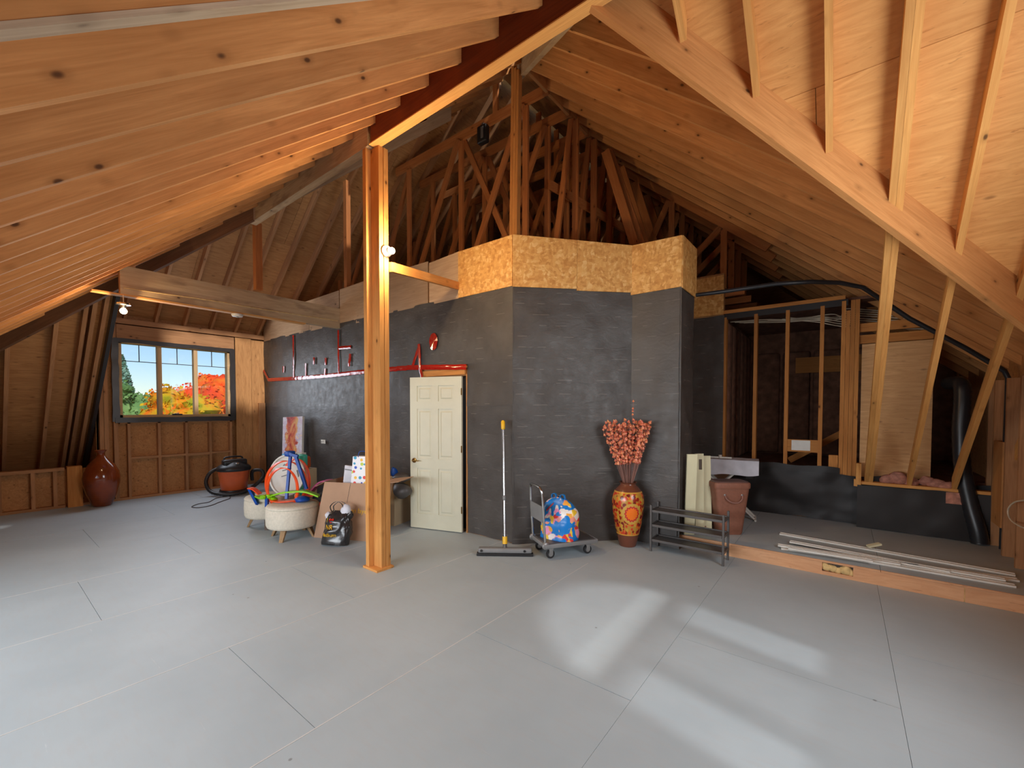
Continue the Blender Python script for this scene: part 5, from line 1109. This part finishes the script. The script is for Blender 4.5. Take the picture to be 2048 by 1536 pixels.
# white trim strips along the platform edge
rng = random.Random(5)
strips = [((1560, 1067), (2030, 1150), .045, 'white trim strip farthest back in the pile on the platform edge'), ((1580, 1083), (1900, 1143), .04, 'white trim strip with a chipped end, second from the back'), ((1562, 1096), (2035, 1160), .05, 'long white trim strip in the middle of the pile'),
          ((1575, 1100), (1745, 1122), .035, 'short white trim strip with ragged torn end'), ((1640, 1106), (2030, 1172), .045, 'pale trim strip nearest the step at the right'), ((1556, 1090), (1800, 1128), .04, 'white trim strip crossing the left end of the pile'), ((1720, 1112), (2010, 1160), .035, 'thin trim strip lying over the nearest one')]
for i, (a_, b_, w_, lab) in enumerate(strips):
    z = PZ + .009 + (.018 if i in (1, 5, 6) else 0) + (.036 if i == 3 else 0); a3, b3 = onz(*a_, z), onz(*b_, z); st_ = thing('trim_strip', lab, 'trim', a3, 'white trim strips')
    for v_ in (a3, b3): v_.y = max(v_.y, 5.215); v_.x = min(v_.x, 1.26)
    w_ *= 1.4; MB().beam(a3, b3, w_, .016).build('strip', M['white'], st_, axis=b3 - a3); s2 = (b3 - a3).normalized(); n2 = V((-s2.y, s2.x, 0)); MB().beam(a3 + n2 * w_ * .3 + V((0, 0, .010)), b3 + n2 * w_ * .3 + V((0, 0, .010)), w_ * .3, .005).build('moulding_bead', M['white'], st_)
oc_ = onz(1748, 1093, PZ + .05); tag(MB().beam(oc_ - V((.05, .03, .0)), oc_ + V((.05, .03, .03)), .05, .02).build('offcut', M['cream']), 'small cream offcut lying across the trim strips', 'offcut')

# ================================================================== OUTDOORS beyond the left window
def tree(nm, c, r, hgt, n, mt, label, seed, conif=False):
    rng = random.Random(seed); c = V(c); o = thing(nm, label, 'tree', (c.x, c.y, -3.6)); fol = MB()
    if conif: fol.lathe([(r * .05, hgt * .48), (r * .3, hgt * .2), (r * .55, -hgt * .1), (r * .8, -hgt * .4), (r * .3, -hgt * .48)][::-1], c, 10)
    cl = [(V((rng.gauss(0, .36), rng.gauss(0, .36), rng.gauss(-.1, .36))), rng.uniform(.34, .55)) for _ in range(20)]
    if not conif:
        cl += [(V((0, 0, .45)), .42), (V((0, .3, .05)), .5), (V((0, -.3, .05)), .5), (V((0, 0, -.3)), .6)]
        for k, kr in cl: lump(fol, (c.x + k.x * r, c.y + k.y * r, c.z + k.z * hgt / 2), kr * r * .86, (1, 1, hgt / 2 / r), 12, 8, .5, 3)
    for i in range(n):
        if conif:
            h = rng.random(); rad = (1 - h) ** .8 * r * (.75 + .4 * rng.random()); an = rng.uniform(0, 2 * PI); p = V((rad * math.cos(an), rad * math.sin(an), -hgt / 2 + hgt * h))
        else:
            k, kr = rng.choice(cl); d = V((rng.gauss(0, 1), rng.gauss(0, 1), rng.gauss(0, 1))).normalized() * kr * rng.uniform(.82, 1.12); p = k + d; p = V((p.x * r, p.y * r, p.z * hgt / 2))
        s = rng.uniform(.06, .15); u = V((rng.gauss(0, 1), rng.gauss(0, 1), rng.gauss(0, 1))).normalized(); t = u.orthogonal().normalized() * s; e = u.cross(t).normalized() * s * .7; p = p + c
        b = len(fol.v); fol.v += [p - t, p - e, p + t, p + e]; fol.f.append((b, b + 1, b + 2, b + 3))
    fol.build('foliage', mt, o, kind='stuff', smooth=True); MB().tube([(c.x, c.y, -3.6), (c.x + .1, c.y, -1), (c.x, c.y, c.z + hgt * .2)], [.28, .22, .08], 8).build('trunk', M['bark'], o, smooth=True)
def tpos(px, py, x): return onx(px, py, x)
tree('maple_tree', tpos(420, 812, -38), 2.7, 5.6, 6000, M['redmaple'], 'red and orange maple seen through the left window', 1)
tree('maple_tree', tpos(368, 845, -31), 2.0, 3.6, 5000, M['maple'], 'yellow green maple in front of the red one', 2)
tree('leafy_tree', tpos(285, 838, -34), 1.9, 3.6, 5000, M['leaf'], 'pale green tree in the left pane of the window', 4)
tree('spruce_tree', tpos(246, 815, -38), 1.2, 7.0, 4500, M['spruce'], 'blue green spruce at the left edge of the window', 6, True)
struct(MB().box((-120, -60, -3.8), (60, 80, -3.6)).build('ground', M['lawn']), 'lawn outside the building')
